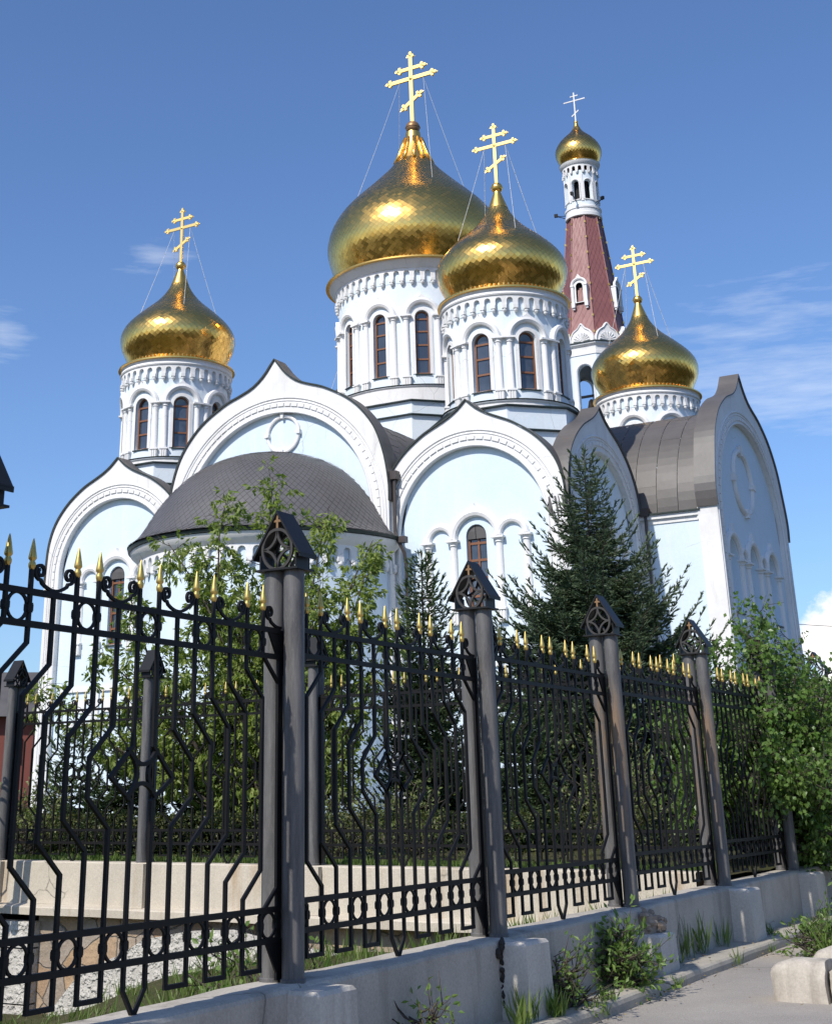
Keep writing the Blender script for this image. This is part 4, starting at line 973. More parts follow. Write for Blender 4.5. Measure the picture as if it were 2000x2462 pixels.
# ------------------------------------------------------------------ fence panel of forged bars
DX = .1625
def make_panel():
    e = empty('iron_fence'); B = .0097
    for nm, z, ln in (('rail', 1.885, 2.46), ('rail', 1.735, 2.46), ('rail', .375, 2.46), ('rail', .22, 2.46)):
        r = MB(); r.box((0, 0, z), (ln, .022, .030)); r.build('rail', 'iron', e)
    fin = []; bars = []
    for i in range(14):
        j = 6 - i if i < 7 else i - 7; sg = -1 if i < 7 else 1
        x = (i - 6.5) * DX; tall = i in (0, 1, 3, 4, 6, 7, 9, 10, 12, 13)
        u0 = 1.208 + .088 * j; l0 = 1.056 - .095 * j if j else 1.056
        xo = x + sg * .163
        zb = .085 if j else .12
        path = [(x, 0, 2.0 if tall else 1.875), (x, 0, u0), (xo, 0, u0 - .15), (xo, 0, l0 + (0 if j else .0)), (x, 0, l0 - (.14 if j else .11)), (x, 0, zb)]
        if j == 0: path = [(x, 0, 2.0), (x, 0, u0), (xo, 0, 1.057), (x, 0, .945), (x, 0, .10), (sg * .008, 0, -.005)]
        b = MB(); b.tube(path, B, 4, square=True, up=(0, 1, 0)); b.build('bar', 'iron', e)
        if tall: fin.append(x)
    for i in (0, 2, 4, 8, 10, 12):
        b = MB(); b.box(((i - 6) * DX, 0, .083), (DX + .02, .022, .022)); b.build('bar_foot', 'iron', e)
    fmb = MB()
    fmb.lathe([(.010, -.006), (.015, .0), (.0185, .012), (.0185, .022), (.013, .034), (.0135, .038), (.0205, .046), (.0205, .056), (.017, .075), (.0105, .11), (.005, .135), (.0008, .146)], 14)
    f0 = fmb.build('finial', 'goldpaint', e, True)
    for k, x in enumerate(fin):
        o = f0 if k == 0 else clone(f0, e)
        o.location = (x, 0, 1.995)
    rg = MB(); rg.tube([(.066 * math.cos(q), 0, .066 * math.sin(q)) for q in np.linspace(0, 2 * PI, 25)[:-1]], [.0065] * 24, 4, closed=True, square=True, up=(0, 1, 0))
    for s in (-1, 1): rg.box((s * .078, 0, 0), (.034, .032, .03)); rg.box((s * .078, 0, 0), (.03, .03, .045))
    r0 = rg.build('ring', 'iron', e); spots = [((i - 6) * DX, 1.81) for i in (0, 3, 6, 9, 12)] + [((i - 6) * DX, .2975) for i in (1, 3, 5, 7, 9, 11)] + [(7.0 * DX, .2975), (-7.0 * DX, .2975)]
    for k, (x, z) in enumerate(spots):
        o = r0 if k == 0 else clone(r0, e)
        o.location = (x, 0, z)
    def scroll_pts(w):                                        # a shallow hanging bow with curled ends
        pts = []
        def curl(sx):
            c = (sx * (w - .045), .094); out = []
            for q in np.linspace(0, 1, 26):
                a = -PI / 2 - .15 + q * 2 * PI * 1.45; r = .040 * (1 - .72 * q); out.append((c[0] + sx * r * math.cos(a) * 1.0, 0, c[1] + r * math.sin(a)))
            return out
        R_ = curl(1); L_ = curl(-1)
        mid = [(x, 0, .012 + .042 * (x / (w - .04)) ** 2) for x in np.linspace(-(w - .06), w - .06, 9)]
        return L_[::-1] + mid + R_
    sm = MB(); sm.tube(scroll_pts(.147), [.0075] * len(scroll_pts(.147)), 4, square=True, up=(0, 1, 0)); s0 = sm.build('scroll', 'iron', e)
    for k, i in enumerate((2, 5, 8, 11)):
        o = s0 if k == 0 else clone(s0, e)
        o.location = ((i - 6.5) * DX, 0, 1.893)
    for sx in (-1, 1):
        h = MB(); pts = [(sx * (.145 - x), 0, z) for x, _, z in scroll_pts(.147)[:31]]
        pts = [(sx * (.02 + .147 + p[0]), 0, p[2]) for p in scroll_pts(.147)[:32]]
        h.tube(pts, .0075, 4, square=True, up=(0, 1, 0)); o = h.build('half_scroll', 'iron', e); o.location = (sx * 6.5 * DX + sx * .0, 0, 1.893)
    st = MB()
    for k in range(4):                                        # star of four bows inside the lozenge
        a = PI / 2 * k; pts = []
        for q in np.linspace(-1, 1, 11):
            d = .118 * (1 - .62 * (1 - q * q)); t = q * .118; pts.append((d * math.cos(a) - t * math.sin(a), 0, 1.075 + d * math.sin(a) + t * math.cos(a)))
        st.tube(pts, .010, 4, square=True, up=(0, 1, 0))
    st.build('lozenge_star', 'iron', e)
    for sx in (-1, 1):                                        # triangular gusset plates at the post
        for z0, z1 in ((1.89, 1.63), (.225, -.02)):
            g = MB(); x0, x1 = sx * 1.04, sx * 1.265
            g.add([(x0 if False else sx * 1.10, y, z0) for y in (-.006, .006)] + [(x1, y, z0) for y in (-.006, .006)] + [(x1, y, z1) for y in (-.006, .006)], ((0, 2, 4), (5, 3, 1), (0, 1, 3, 2), (2, 3, 5, 4), (4, 5, 1, 0))); g.build('gusset', 'iron', e)
        g = MB(); g.box((sx * 1.232, 0, .95), (.040, .018, 1.86)); g.build('end_stile', 'iron', e)
    return e
panel = make_panel()
plab = ['forged black fence panel at the lower left, nearest the camera', 'forged panel between the nearest and the second twin pole posts', 'forged panel between the second post and the peeling brown post',
        'forged panel between the peeling brown post and the rust streaked post', 'forged panel running from the rust streaked post into the leafy bush', 'forged panel behind the leafy bush', 'farthest forged panel of the street fence']
for i in range(7):
    sc = 2.6039 * (i - .5) + (0.02 if i == 0 else 0); loc = SN(sc, 0, zbase(sc) + .004)
    if i == 0: p = panel; p.location = loc; p.rotation_euler = (0, 0, PHI)
    else: p = clone_tree(panel, loc, PHI)
    tag(p, plab[i], 'iron fence', 'panels of the street fence')
mm = [0.0, 2.45, 4.8, 7.4, 9.85]
il = ['inner fence panel seen through the third street panel, running to the junction post', 'inner fence panel seen through the second street panel', 'inner fence panel seen behind the nearest post, above the cream wall', 'inner fence panel at the left above the cream wall and stone cladding']
for i in range(4):
    a, b = mm[i], mm[i + 1]; p = clone_tree(panel, SN(T2, -(a + b) / 2, -.735), INNER); p.scale = ((b - a) / 2.6039, 1, 1); tag(p, il[i], 'iron fence', 'panels of the inner fence')
p = clone_tree(panel, SN(T2 - 1.15, -9.45 - 1.32, -.72), INNER); tag(p, 'fence panel beyond the gate post at the left picture edge', 'iron fence', 'panels of the inner fence')

# ------------------------------------------------------------------ inner wall: cream parapet, ledge, stone cladding, rough cast wing
iw = empty('garden_wall', SN(T2, -5, -2.6), INNER, label='cream rendered parapet wall with a ledge over flagstone cladding below the inner fence', cat='wall')
IP = lambda m, f, z: (m - 5, f, z + 2.6)                       # f = towards the street front (local y)
def iq(m, f, z): return (m - 5, f, z + 2.6)
mb = MB(); ms = np.linspace(.17, 18, 60)
pr = [(.17, -1.24), (.155, -.75), (.14, -.735), (-.14, -.735), (-.155, -.75), (-.16, -1.4)]
for a, b in zip(ms[:-1], ms[1:]):
    for (f0, z0), (f1, z1) in zip(pr[:-1], pr[1:]): mb.quad(iq(a, f0 + nz(a, z0, 1.5, .008), z0), iq(b, f0 + nz(b, z0, 1.5, .008), z0), iq(b, f1 + nz(b, z1, 1.5, .008), z1), iq(a, f1 + nz(a, z1, 1.5, .008), z1))
mb.build('parapet', 'yardcon', iw, 'auto')
mb = MB()
for a, b in zip(ms[:-1], ms[1:]):
    pr2 = [(.10, -1.36), (.30, -1.36), (.305, -1.275), (.29, -1.26), (.16, -1.235)]
    for (f0, z0), (f1, z1) in zip(pr2[:-1], pr2[1:]): mb.quad(iq(a, f0, z0 + nz(a, f0, .9, .01)), iq(b, f0, z0 + nz(b, f0, .9, .01)), iq(b, f1, z1 + nz(b, f1, .9, .01)), iq(a, f1, z1 + nz(a, f1, .9, .01)))
mb.build('ledge', 'yardcon', iw, 'auto')
for m in mpos + [12.4, 15]:
    p_ = MB(); p_.hexa(iq, m - .17, m + .17, .1, .235, -1.25, -.745); p_.build('pier', 'yardcon', iw)
mb = MB(); mb.hexa(iq, .17, 9.05, -.1, .10, -2.9, -1.35); mb.build('stone_cladding', 'flag', iw)
for k in range(4):
    c = MB(); z1 = -1.45 - .32 * k; c.hexa(iq, 9.02, 18, .05, .30 - .02 * (k % 2), z1 - .30, z1); c.build('rough_course', 'cast', iw)
wing = MB(); tp = [(8.35, -2.45), (7.82, -1.93), (7.2, -1.72), (6.87, -1.55), (6.27, -1.45), (5.7, -1.42), (5.2, -1.5), (4.2, -1.62)]; bt = [(8.35, -2.75), (7.75, -2.45), (7.2, -2.16), (6.82, -2.02), (6.28, -1.92), (5.74, -1.9), (5.16, -1.86), (4.2, -1.9)]
for (a, b, c, d) in zip(tp[:-1], tp[1:], bt[:-1], bt[1:]):
    for f in (.62, .40): wing.quad(iq(a[0], f, a[1]), iq(b[0], f, b[1]), iq(d[0], f, d[1]), iq(c[0], f, c[1]))
    wing.quad(iq(a[0], .62, a[1]), iq(b[0], .62, b[1]), iq(b[0], .40, b[1]), iq(a[0], .40, a[1]))
wo = wing.build('wing_wall', 'cast', None, 'auto')
wo.location = Vector(SN(T2, -5, -2.6)); wo.rotation_euler = (0, 0, INNER); tag(wo, 'white rough cast stair wall curving down below the stone cladding', 'stair wall')
for m in (6.05, 5.35):
    pass

# ------------------------------------------------------------------ vegetation
class Leaves:
    def __init__(s): s.V = []; s.F = []; s.n = 0
    def blade(s, base, d, side, L, W, fold=.15):
        d = d.normalized(); side = (side - d * side.dot(d)); side = side.normalized() if side.length > 1e-6 else d.orthogonal().normalized(); up = side.cross(d)
        m = base + d * (L * .45)
        s.V += [tuple(base), tuple(m + side * W * .5 + up * W * fold), tuple(base + d * L), tuple(m - side * W * .5 + up * W * fold)]
        s.F += [(s.n, s.n + 1, s.n + 2), (s.n, s.n + 2, s.n + 3)]; s.n += 4
    def build(s, name, mat, parent, origin):
        me = bpy.data.meshes.new(name); v = np.array(s.V, dtype=np.float64) - np.array(origin); me.from_pydata(v.tolist(), [], s.F); me.materials.append(M[mat])
        o = bpy.data.objects.new(name, me); COL.objects.link(o); o.parent = parent; return o
def rv(r, sc=1.0): return Vector((r.gauss(0, sc), r.gauss(0, sc), r.gauss(0, sc)))
def limb(mb, pts, r0, r1, n=6, origin=(0, 0, 0)):
    o = Vector(origin); k = len(pts); mb.tube([Vector(p) - o for p in pts], [r0 + (r1 - r0) * i / (k - 1) for i in range(k)], n)
def curve(a, b, bow, k, r, wob=.04):
    a, b = Vector(a), Vector(b); L = (b - a).length; out = []
    w1 = rv(r, wob * L)
    for i in range(k + 1):
        t = i / k; p = a.lerp(b, t) + Vector(bow) * (4 * t * (1 - t)) + w1 * math.sin(t * PI * 2) * .5; out.append(p)
    return out
def leafy(name, base, tips, mats, label, cat, leafspec, seed, trunk_r=.05, branch=(7, .9), group=None, clear=.2, twig_n=5, kind_leaf='maple', density=1.0):
    """stems from the base to each tip, side branches, twigs and single leaves"""
    r = random.Random(seed); base = Vector(base); e = empty(name, base, 0, label=label, cat=cat, group=group)
    wood = MB(); lv = Leaves(); LL, LW = leafspec
    def put_leaf(p, out):
        if kind_leaf == 'maple':                              # hanging compound leaf of five leaflets
            d = (out * .7 + Vector((0, 0, -.55)) + rv(r, .35)).normalized(); q = p + d * LL * .7
            for k in range(r.choice((3, 5, 5))):
                dd = (d + rv(r, .55) + Vector((0, 0, -.35))).normalized(); lv.blade(q + rv(r, LL * .15), dd, rv(r), LL * r.uniform(.7, 1.2), LW * r.uniform(.8, 1.2))
        elif kind_leaf == 'birch':
            d = (out * .4 + Vector((0, 0, -.8)) + rv(r, .55)).normalized(); lv.blade(p + rv(r, LL * .4), d, rv(r), LL * r.uniform(.7, 1.2), LW * r.uniform(.8, 1.15), .05)
        else:
            d = (out * .6 + Vector((0, 0, .25)) + rv(r, .6)).normalized(); lv.blade(p + rv(r, LL * .3), d, rv(r), LL * r.uniform(.7, 1.25), LW * r.uniform(.8, 1.2))
    for tip in tips:
        tip = Vector(tip); H = (tip - base).length; b0 = base + Vector((r.gauss(0, trunk_r * 1.5), r.gauss(0, trunk_r * 1.5), -.1))
        pts = curve(b0, tip, (r.gauss(0, .05) * H, r.gauss(0, .05) * H, 0), 9, r); limb(wood, pts, trunk_r * (H / 5) ** .6, .006, 6, base)
        nb = int(branch[0] * H)
        for i in range(nb):
            t = clear + (1 - clear) * (i + r.random()) / nb; f = t * 9; k = min(8, int(f)); p = pts[k].lerp(pts[k + 1], f - k)
            az = i * 2.4 + r.random(); BL = branch[1] * (1.05 - t) * r.uniform(.5, 1.15) + .16
            d = Vector((math.cos(az), math.sin(az), r.uniform(.25, .9))).normalized(); q = p + d * BL
            bp = curve(p, q, (0, 0, -.06 * BL), 4, r); limb(wood, bp, .012 * (1.2 - t) + .004, .003, 4, base)
            nt = max(2, int(twig_n * (BL + .25)))
            for j in range(nt):
                u = .25 + .75 * (j + r.random()) / nt; g = u * 4; kk = min(3, int(g)); a = bp[kk].lerp(bp[kk + 1], g - kk)
                td = (d * .5 + rv(r, .6) + Vector((0, 0, .05))).normalized(); tl = r.uniform(.10, .30); b = a + td * tl
                limb(wood, [a, b], .004, .002, 3, base)
                for w in range(int((3 + r.random() * 3) * density)):
                    put_leaf(a.lerp(b, r.uniform(.2, 1.1)), td)
        for w in range(int(22 * density)): put_leaf(tip + Vector((0, 0, -r.random() * .45)) + rv(r, .04), rv(r).normalized())
    wood.build('trunk', mats[1], e, True, fix=False); lv.build('crown', mats[0], e, base); return e
def spruce(name, base, H, R, seed, label, mat='needle', nwh=26, group=None, pw=.85, upturn=.35, skirt=.0, prof=None):
    r = random.Random(seed); base = Vector(base); e = empty(name, base, 0, label=label, cat='spruce tree', group=group); wood = MB(); lv = Leaves()
    lean = Vector((r.gauss(0, .01) * H, r.gauss(0, .01) * H, 0))
    ax = lambda t: base + Vector((0, 0, H * t)) + lean * math.sin(t * 3)
    limb(wood, [ax(t) for t in np.linspace(-.02, .995, 12)], .026 * H * .5, .006, 7, base)
    def shoot(a, b, w):
        d = b - a; L = d.length
        for k in range(6):
            side = rv(r).normalized(); s0 = a + d * (r.random() * .25); lv.blade(s0, d + side * L * .18, side.cross(d), L * r.uniform(.7, 1.0), w, .0)
        n = max(3, int(L / .022))
        for k in range(n):                                    # single needles standing off the twig
            p = a + d * ((k + r.random()) / n); nd = (d.normalized() * .7 + rv(r, .6)).normalized(); lv.blade(p, nd, rv(r), .032, .010, 0)
    def spray(p, d, L, lev):
        """a branch with side twigs in a fan"""
        d = d.normalized(); side = d.cross(Vector((0, 0, 1))); side = side.normalized() if side.length > .05 else Vector((1, 0, 0))
        n = max(3, int(L / .07)); pts = []
        for i in range(n + 1):
            t = i / n; pts.append(p + d * (L * t) + Vector((0, 0, L * (-.16 * math.sin(t * PI * .9) + upturn * t ** 3 * .9))))
        limb(wood, pts, .010 * L + .003, .003, 4, base)
        for i in range(1, n + 1):
            t = i / n; q = pts[i]; tan = (pts[i] - pts[i - 1]).normalized()
            for s in (-1, 1):
                if r.random() < .06: continue
                tl = (.10 + .34 * L * (1 - t) * .75) * r.uniform(.7, 1.2); td = (tan * .75 + side * s * r.uniform(.5, .9) + rv(r, .16) + Vector((0, 0, .05))).normalized()
                if tl > .22 and lev < 1:
                    m = max(2, int(tl / .085)); e2 = q + td * tl; s2 = td.cross(Vector((0, 0, 1))).normalized() if abs(td.z) < .95 else side
                    for j in range(m):
                        u = (j + .6) / m; a = q.lerp(e2, u)
                        for ss in (-1, 1): shoot(a, a + (td * .8 + s2 * ss * .65 + rv(r, .25) - Vector((0, 0, .12))).normalized() * r.uniform(.08, .14), .024)
                    shoot(q, q + td * tl * .5, .02); shoot(q.lerp(e2, .5), e2 + td * .06, .02)
                else: shoot(q, q + td * max(.08, min(tl, .2)), .02)
        shoot(pts[-2], pts[-1] + (pts[-1] - pts[-2]) * .8, .022)
    for i in range(nwh):
        t = skirt + (.97 - skirt) * (i / nwh) ** .88; rad = R * (float(np.interp(t, *zip(*prof))) if prof else (1 - t) ** pw) + .06; nb = 9 if t < .6 else 6
        for k in range(nb):
            az = k * 2 * PI / nb + i * .9 + r.gauss(0, .2); el = -.10 + .52 * t + r.gauss(0, .10)
            spray(ax(t + r.gauss(0, .006)), Vector((math.cos(az), math.sin(az), el)), rad * r.uniform(.62, 1.15), 0)
    shoot(ax(.95), ax(1.0) + Vector((0, 0, .05)), .024); shoot(ax(.9), ax(.97), .03)
    wood.build('trunk', 'bark', e, True, fix=False); lv.build('crown', mat, e, base); return e

YG = lambda x, y: -.78 + EYE
leafy('maple_tree', (-.98, 21.6, .72), [(-1.16, 21.5, 6.22), (-1.87, 21.3, 5.86), (-.29, 21.6, 5.66), (-2.77, 21.4, 5.2), (-.80, 21.9, 5.6), (.40, 21.5, 5.22), (-2.25, 21.8, 5.05), (-3.25, 21.0, 4.3), (-3.75, 21.2, 3.6), (-4.5, 20.9, 3.05), (-.4, 20.9, 4.5), (.55, 21.3, 4.0), (-1.6, 20.7, 4.4), (-2.4, 20.9, 3.7), (-1.2, 20.8, 3.9), (-.2, 21.2, 3.6), (.25, 21.0, 4.6), (-2.9, 21.6, 3.3), (-1.9, 22.0, 4.2), (-3.4, 21.9, 3.0), (-.75, 22.2, 4.3)],
      ('leafmaple', 'bark'), 'sparse light green maple with drooping leaves in front of the apse', 'leafy tree', (.115, .042), 3, .055, (7.5, .66), clear=.22, twig_n=6, density=1.15)
spruce('spruce_tree', (4.40, 25.0, .70), 6.85, 2.35, 41, 'tall dark spruce at the right, its tip reaching the side gable', 'needleblue', 40, None, .78, .3, .0, [(0, .9), (.3, 1.0), (.45, .88), (.58, .66), (.68, .44), (.8, .25), (.9, .16), (1, .02)])
spruce('spruce_tree', (1.28, 24.0, .70), 4.78, 1.18, 42, 'slim young spruce below the arcaded church window', 'needle', 36, None, .75, .35)
spruce('spruce_tree', (-3.35, 22.6, .70), 2.25, 1.0, 43, 'low dark spruce left of the light maple', 'needle', 14, None, .6, .3)
spruce('spruce_tree', (-4.35, 23.2, .70), 1.95, .8, 44, 'smallest spruce by the left corner of the church', 'needle', 12, None, .6, .3)
spruce('spruce_tree', (-2.2, 23.4, .70), 2.2, 1.0, 45, 'low dark spruce directly behind the maple stems', 'needle', 14, None, .6, .3)
spruce('spruce_tree', (6.2, 25.6, .75), 3.3, 1.3, 46, 'broad low spruce right of the tall one', 'needleblue', 18, None, .6, .4)
spruce('spruce_tree', (2.7, 23.0, .72), 2.6, 1.15, 47, 'low spruce between the slim one and the tall one', 'needle', 16, None, .6, .35)
def bush(name, base, rad, h, n, mats, label, spec, seed, kl='plain', cat='bush', dens=1.0, br=(7, .45), group=None):
    r = random.Random(seed); b = Vector(base); tips = []
    for i in range(n):
        a = i * 2.4 + r.random(); q = math.sqrt((i + .5) / n); tips.append(b + Vector((math.cos(a) * rad * q, math.sin(a) * rad * q, h * (1 - .45 * q * q) * r.uniform(.8, 1.08))))
    return leafy(name, base, tips, mats, label, cat, spec, seed, .022, br, group, .12, 6, kl, dens)
bush('bush', (-4.75, 21.6, .72), .75, 1.15, 12, ('leafshrub', 'bark'), 'rounded light bush in the garden at the left behind the inner fence', (.06, .035), 51, dens=1.3)
bush('bush', (-.2, 21.0, .72), .7, 1.25, 12, ('leafshrub', 'bark'), 'bushy undergrowth right of the maple stems', (.06, .033), 52, dens=1.2)
bush('bush', (.85, 20.6, .72), .6, 1.0, 10, ('leafshrub', 'bark'), 'small leafy bush below the slim young spruce', (.06, .033), 53, dens=1.2)
bush('bush', (5.35, 22.0, .74), .8, 2.7, 8, ('leafshrub', 'barkpale'), 'thin straggling shrub in front of the transept pilaster', (.04, .018), 54, dens=.7, br=(6, .5))
bush('bush', (3.6, 20.2, .74), .8, 1.7, 12, ('leafshrub', 'bark'), 'leafy bush filling the corner behind the peeling post', (.055, .03), 55, dens=1.1)
# birch overhanging the street
rb = random.Random(9); bb = Vector(SN(11.9, -.55, -.78)); btips = []
for i in range(96):
    u = rb.random(); s = 9.2 + 5.2 * u; n = rb.uniform(-1.2, .95); top = np.interp(s, [9.2, 10.0, 11.2, 12.5, 14.6], [1.1, 1.75, 2.1, 2.1, 2.4]); z = -.55 + (top + .1) * rb.random() ** .6
    if s < 9.9: z = max(z, .2)
    btips.append(Vector(SN(s, n, z)))
btips += [Vector(SN(10.5 + .17 * k, .25 + .055 * k, -.62 + .35 * ((k * 7) % 5) / 2)) for k in range(10)]
btips += [Vector(SN(10.2, .35, .95)), Vector(SN(10.5, .4, 1.45)), Vector(SN(10.7, .3, 1.75)), Vector(SN(10.0, .15, 1.65)), Vector(SN(10.3, .1, 2.0)), Vector(SN(9.5, -.25, 1.75)), Vector(SN(9.8, .3, .55)), Vector(SN(10.4, .5, .6)), Vector(SN(9.5, .25, .9)), Vector(SN(9.6, .3, .45)), Vector(SN(10.6, .5, -.70)), Vector(SN(10.3, .65, -.45)), Vector(SN(11.3, .7, -.85)), Vector(SN(11.0, .75, -.55)), Vector(SN(12.0, .9, -.6)), Vector(SN(10.6, -.3, 2.1)), Vector(SN(11.3, -.2, 2.2)), Vector(SN(12.6, .8, 1.9))]
leafy('birch_bush', bb, btips, ('leafbirch', 'bark'), 'dense bright green birch bush spilling over the fence at the right', 'leafy bush', (.064, .050), 60, .026, (8, .45), None, .25, 9, 'birch', 1.75)
# clipped hedge inside the inner fence
hl = Leaves(); r = random.Random(77); ho = Vector(SN(T2 + 1.5, -5.5, -.78))
for i in range(9000):
    m = r.uniform(1.0, 12.5); t = T2 + 1.5 + r.uniform(-.32, .32); z = -.78 + .58 * (1 - r.random() ** 2.2) + r.gauss(0, .03)
    hl.blade(Vector(SN(t, -m, z)), rv(r) + Vector((0, -.3, .6)), rv(r), r.uniform(.035, .065), .03)
he = empty('hedge', ho, 0, label='low clipped hedge along the inside of the inner fence', cat='hedge'); hl.build('foliage', 'leafhedge', he, ho)
hs = MB()
for k in range(40): a = Vector(SN(T2 + 1.5, -(1.2 + k * .28), -.8)) - ho; hs.tube([a, a + Vector((r.gauss(0, .05), r.gauss(0, .05), .5))], .008, 4)
tag(hs.build('twigs', 'bark', he, False, fix=False), kind='stuff')
# grass
def grass(name, spots, label=None, mat='grass'):
    g = Leaves(); r = random.Random(5)
    for (x, y, z, rad, n, h) in spots:
        for i in range(n):
            a = r.random() * 2 * PI; q = rad * math.sqrt(r.random()); b = Vector((x + q * math.cos(a), y + q * math.sin(a), z)); hh = h * r.uniform(.4, 1.15)
            g.blade(b, Vector((r.gauss(0, .35), r.gauss(0, .35), 1)), rv(r), hh, .011 + hh * .02, .1)
    o = g.build(name, mat, None, (0, 0, 0)); return tag(o, label, None, None, 'stuff')
sp = []
for i in range(300):
    m = random.uniform(.3, 12); t = T2 + random.uniform(.2, 1.2); sp.append((*SN(t, -m, -.80), .16, 26, .14))
grass('yard_grass', sp)
sp = []
for i in range(1500):
    m = random.choice((random.uniform(.2, 2), random.uniform(.6, 6), random.uniform(5, 11))); t = random.uniform(-3, 7.2); sp.append((*SN(t, -m, zpit(m) - .02 - .5 * min(1, max(0, (6.9 - t) / .9)) * min(1, max(0, (m - .3) / 1.2))), .2, 24, random.choice((.12, .2, .3))))
grass('hollow_grass', sp)
bush('weed_plant', SN(.55, -.55, -1.2), .45, .35, 8, ('leafweed', 'bark'), 'weeds growing behind the wall at the foot of the nearest post', (.06, .03), 63, cat='weed')
# weeds at the kerb
bush('weed_plant', SN(4.25, .30, zstrip(4.25)), .20, .40, 18, ('leafweed', 'bark'), 'largest weed bush at the wall between the second and the peeling post', (.060, .030), 61, cat='weed', dens=1.3, br=(14, .12), group='weeds along the wall')
bush('weed_plant', SN(3.15, .30, zstrip(3.15)), .11, .34, 11, ('leafweed', 'bark'), 'smaller yellowish weed bush left of the largest one at the wall', (.048, .022), 62, cat='weed', dens=1.1, br=(14, .09), group='weeds along the wall')
bush('weed_plant', SN(1.05, .36, zstrip(1.05)), .16, .30, 7, ('leafweed', 'bark'), 'pale weed sprays before the wall at the bottom picture edge', (.05, .02), 64, cat='weed', dens=.9, br=(12, .10), group='weeds along the wall')
sp = []
for s, n, h, k in ((2.45, .34, .26, 60), (2.7, .42, .2, 60), (2.2, .4, .22, 50), (3.3, .5, .14, 50), (3.55, .47, .12, 40), (6.1, .22, .34, 22), (6.5, .22, .36, 26), (7.1, .22, .30, 18), (5.75, .22, .12, 20), (6.4, .54, .16, 14), (8.3, .3, .14, 30), (7.4, .56, .10, 14), (8.9, .55, .16, 40), (9.4, .56, .18, 40), (4.9, .5, .1, 30), (1.7, .5, .16, 30), (10.2, .4, .12, 40)):
    sp.append((*SN(s, n, zstrip(s) - .01 if n < .5 else zroad(s)), .07, k, h))
grass('kerb_grass', sp)
sp = [(4.72 + random.gauss(0, .2), 14.2 + random.gauss(0, .28), .07, .10, 34, .42) for i in range(16)]
grass('verge_grass', sp)
bush('weed_plant', (4.35, 14.3, .06), .24, .36, 12, ('leafweed', 'bark'), 'ragged weeds behind the concrete block at the right edge', (.06, .025), 65, cat='weed', dens=1.2, br=(12, .14), group='weeds along the wall')

wl_ = Leaves(); r = random.Random(3)
for i in range(70):
    a = math.radians(r.uniform(95, 300)); d = r.uniform(32, 75); c = Vector((d * math.sin(a), d * math.cos(a), 0)); hh = r.uniform(6, 12)
    for k in range(170):
        q = rv(r).normalized() * r.random() ** .4; p = c + Vector((q.x * hh * .38, q.y * hh * .38, hh * .55 + q.z * hh * .45)); wl_.blade(p, rv(r), rv(r), r.uniform(.6, 1.1), .7)
tag(wl_.build('far_woods', 'leafhedge', None, (0, 0, 0)), None, None, None, 'stuff')

lt = Leaves(); r = random.Random(21)
for i in range(420):
    s_ = r.uniform(1.5, 14); n_ = .52 + abs(r.gauss(0, .10)) if i % 3 else r.uniform(.2, .5); zz = (zroad(s_) if n_ > .52 else zstrip(s_)) + .012
    if i % 9 == 0: n_ = r.uniform(.6, 3.2)
    lt.blade(Vector(SN(s_, n_, zz)), Vector((r.gauss(0, 1), r.gauss(0, 1), .12)), Vector((r.gauss(0, 1), r.gauss(0, 1), .2)), r.uniform(.012, .045), r.uniform(.008, .02), .2)
tag(lt.build('leaf_litter', 'litter', None, (0, 0, 0)), None, None, None, 'stuff')

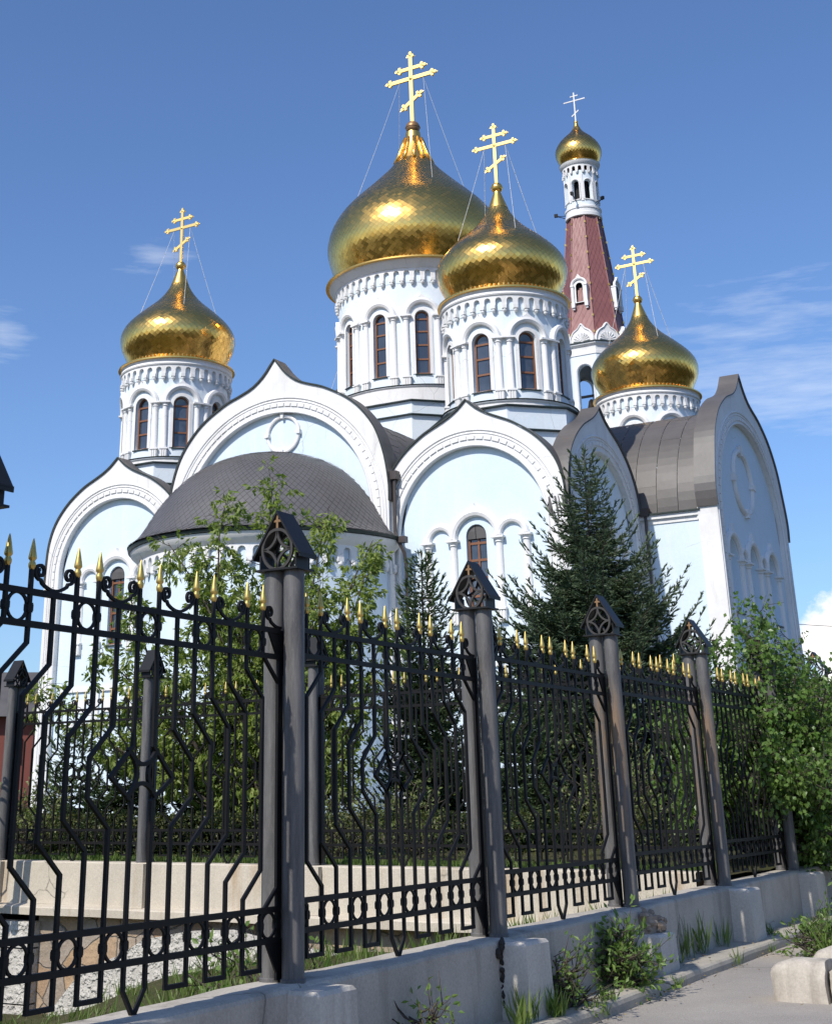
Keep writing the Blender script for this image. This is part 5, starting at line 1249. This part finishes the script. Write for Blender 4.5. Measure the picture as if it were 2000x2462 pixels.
# ------------------------------------------------------------------ concrete blocks
def block(loc, ln, label, seed):
    e = empty('concrete_block', loc, PHI - PI / 2, label=label, cat='concrete block', group='concrete blocks on the road'); r = random.Random(seed)
    nx, nr = 16, 14; prof_ = []
    for k in range(nr + 1):
        a = PI * k / nr; prof_.append((-.16 * math.copysign(abs(math.cos(a)) ** .45, math.cos(a)), .29 * math.sin(a) ** .5))
    mb = MB(); vs = []
    for i in range(nx + 1):
        x = ln * i / nx; sc = min(1, .62 + .38 * (max(0, min(x, .16)) / .16) ** .5); szz = min(1, .75 + .25 * (min(x, .16) / .16) ** .5)
        for y, z in prof_: vs.append((x + r.gauss(0, .004), y * sc + nz(x + seed, z * 3, 4, .012), z * szz + nz(x + seed, y * 3, 4, .01) - .01))
    n = nr + 1
    fs = [(i * n + j, (i + 1) * n + j, (i + 1) * n + j + 1, i * n + j + 1) for i in range(nx) for j in range(nr)] + [tuple(range(n)), tuple(nx * n + j for j in range(n))[::-1]]
    mb.add(vs, fs); mb.build('block_body', 'blockcon', e, 'auto')
    return e
zr_ = zroad(5) + EYE
b0 = Vector((3.23, 11.83, zr_))
block(b0, .42, 'rounded end of the weathered pale concrete block at the right edge', 1)
bd = Vector((.854, -.52, 0))
block(b0 + bd * .435, 1.1, 'second pale concrete block, cut by the right picture edge beyond a dark joint', 2)
block(b0 + TV * 1.0 + NV * .06, .5, 'concrete block farther back, half hidden behind the weathered pale one', 3)

# ------------------------------------------------------------------ brick house and cable in the distance
h = empty('brick_house', (-22.6, 90, 1.2), .12, label='red brick house with a grey roof glimpsed behind the left fence posts', cat='house')
mb = MB(); mb.box((-5, 4, 2.2), (16, 8, 6.4)); mb.build('house_wall', 'brick', h)
mb = MB(); mb.add([(-14, -.8, 5.2), (3.6, -.8, 5.2), (3.6, 8.8, 5.2), (-14, 8.8, 5.2), (-14, 4, 8.2), (3.6, 4, 8.2)], ((0, 1, 5, 4), (2, 3, 4, 5), (1, 2, 5), (3, 0, 4), (3, 2, 1, 0))); mb.build('house_roof', 'roof', h)
for x in (-6, -3, 0, 1.9):
    mb = MB(); mb.box((x, -.03, 3.2), (.9, .1, 1.5)); mb.box((x, -.06, 3.2), (.06, .1, 1.5), 0, 1); mb.build('window', ['glass', 'white'], h)
mb = MB(); mb.tube([(22.2 + 35 * t, 95, 12.75 - .85 * t - .8 * (1 - (2 * t - 1) ** 2)) for t in np.linspace(0, 1, 16)], .022, 4)
tag(mb.build('power_cable', 'wire', None), 'thin cable crossing the white cloud at the right edge', 'cable')
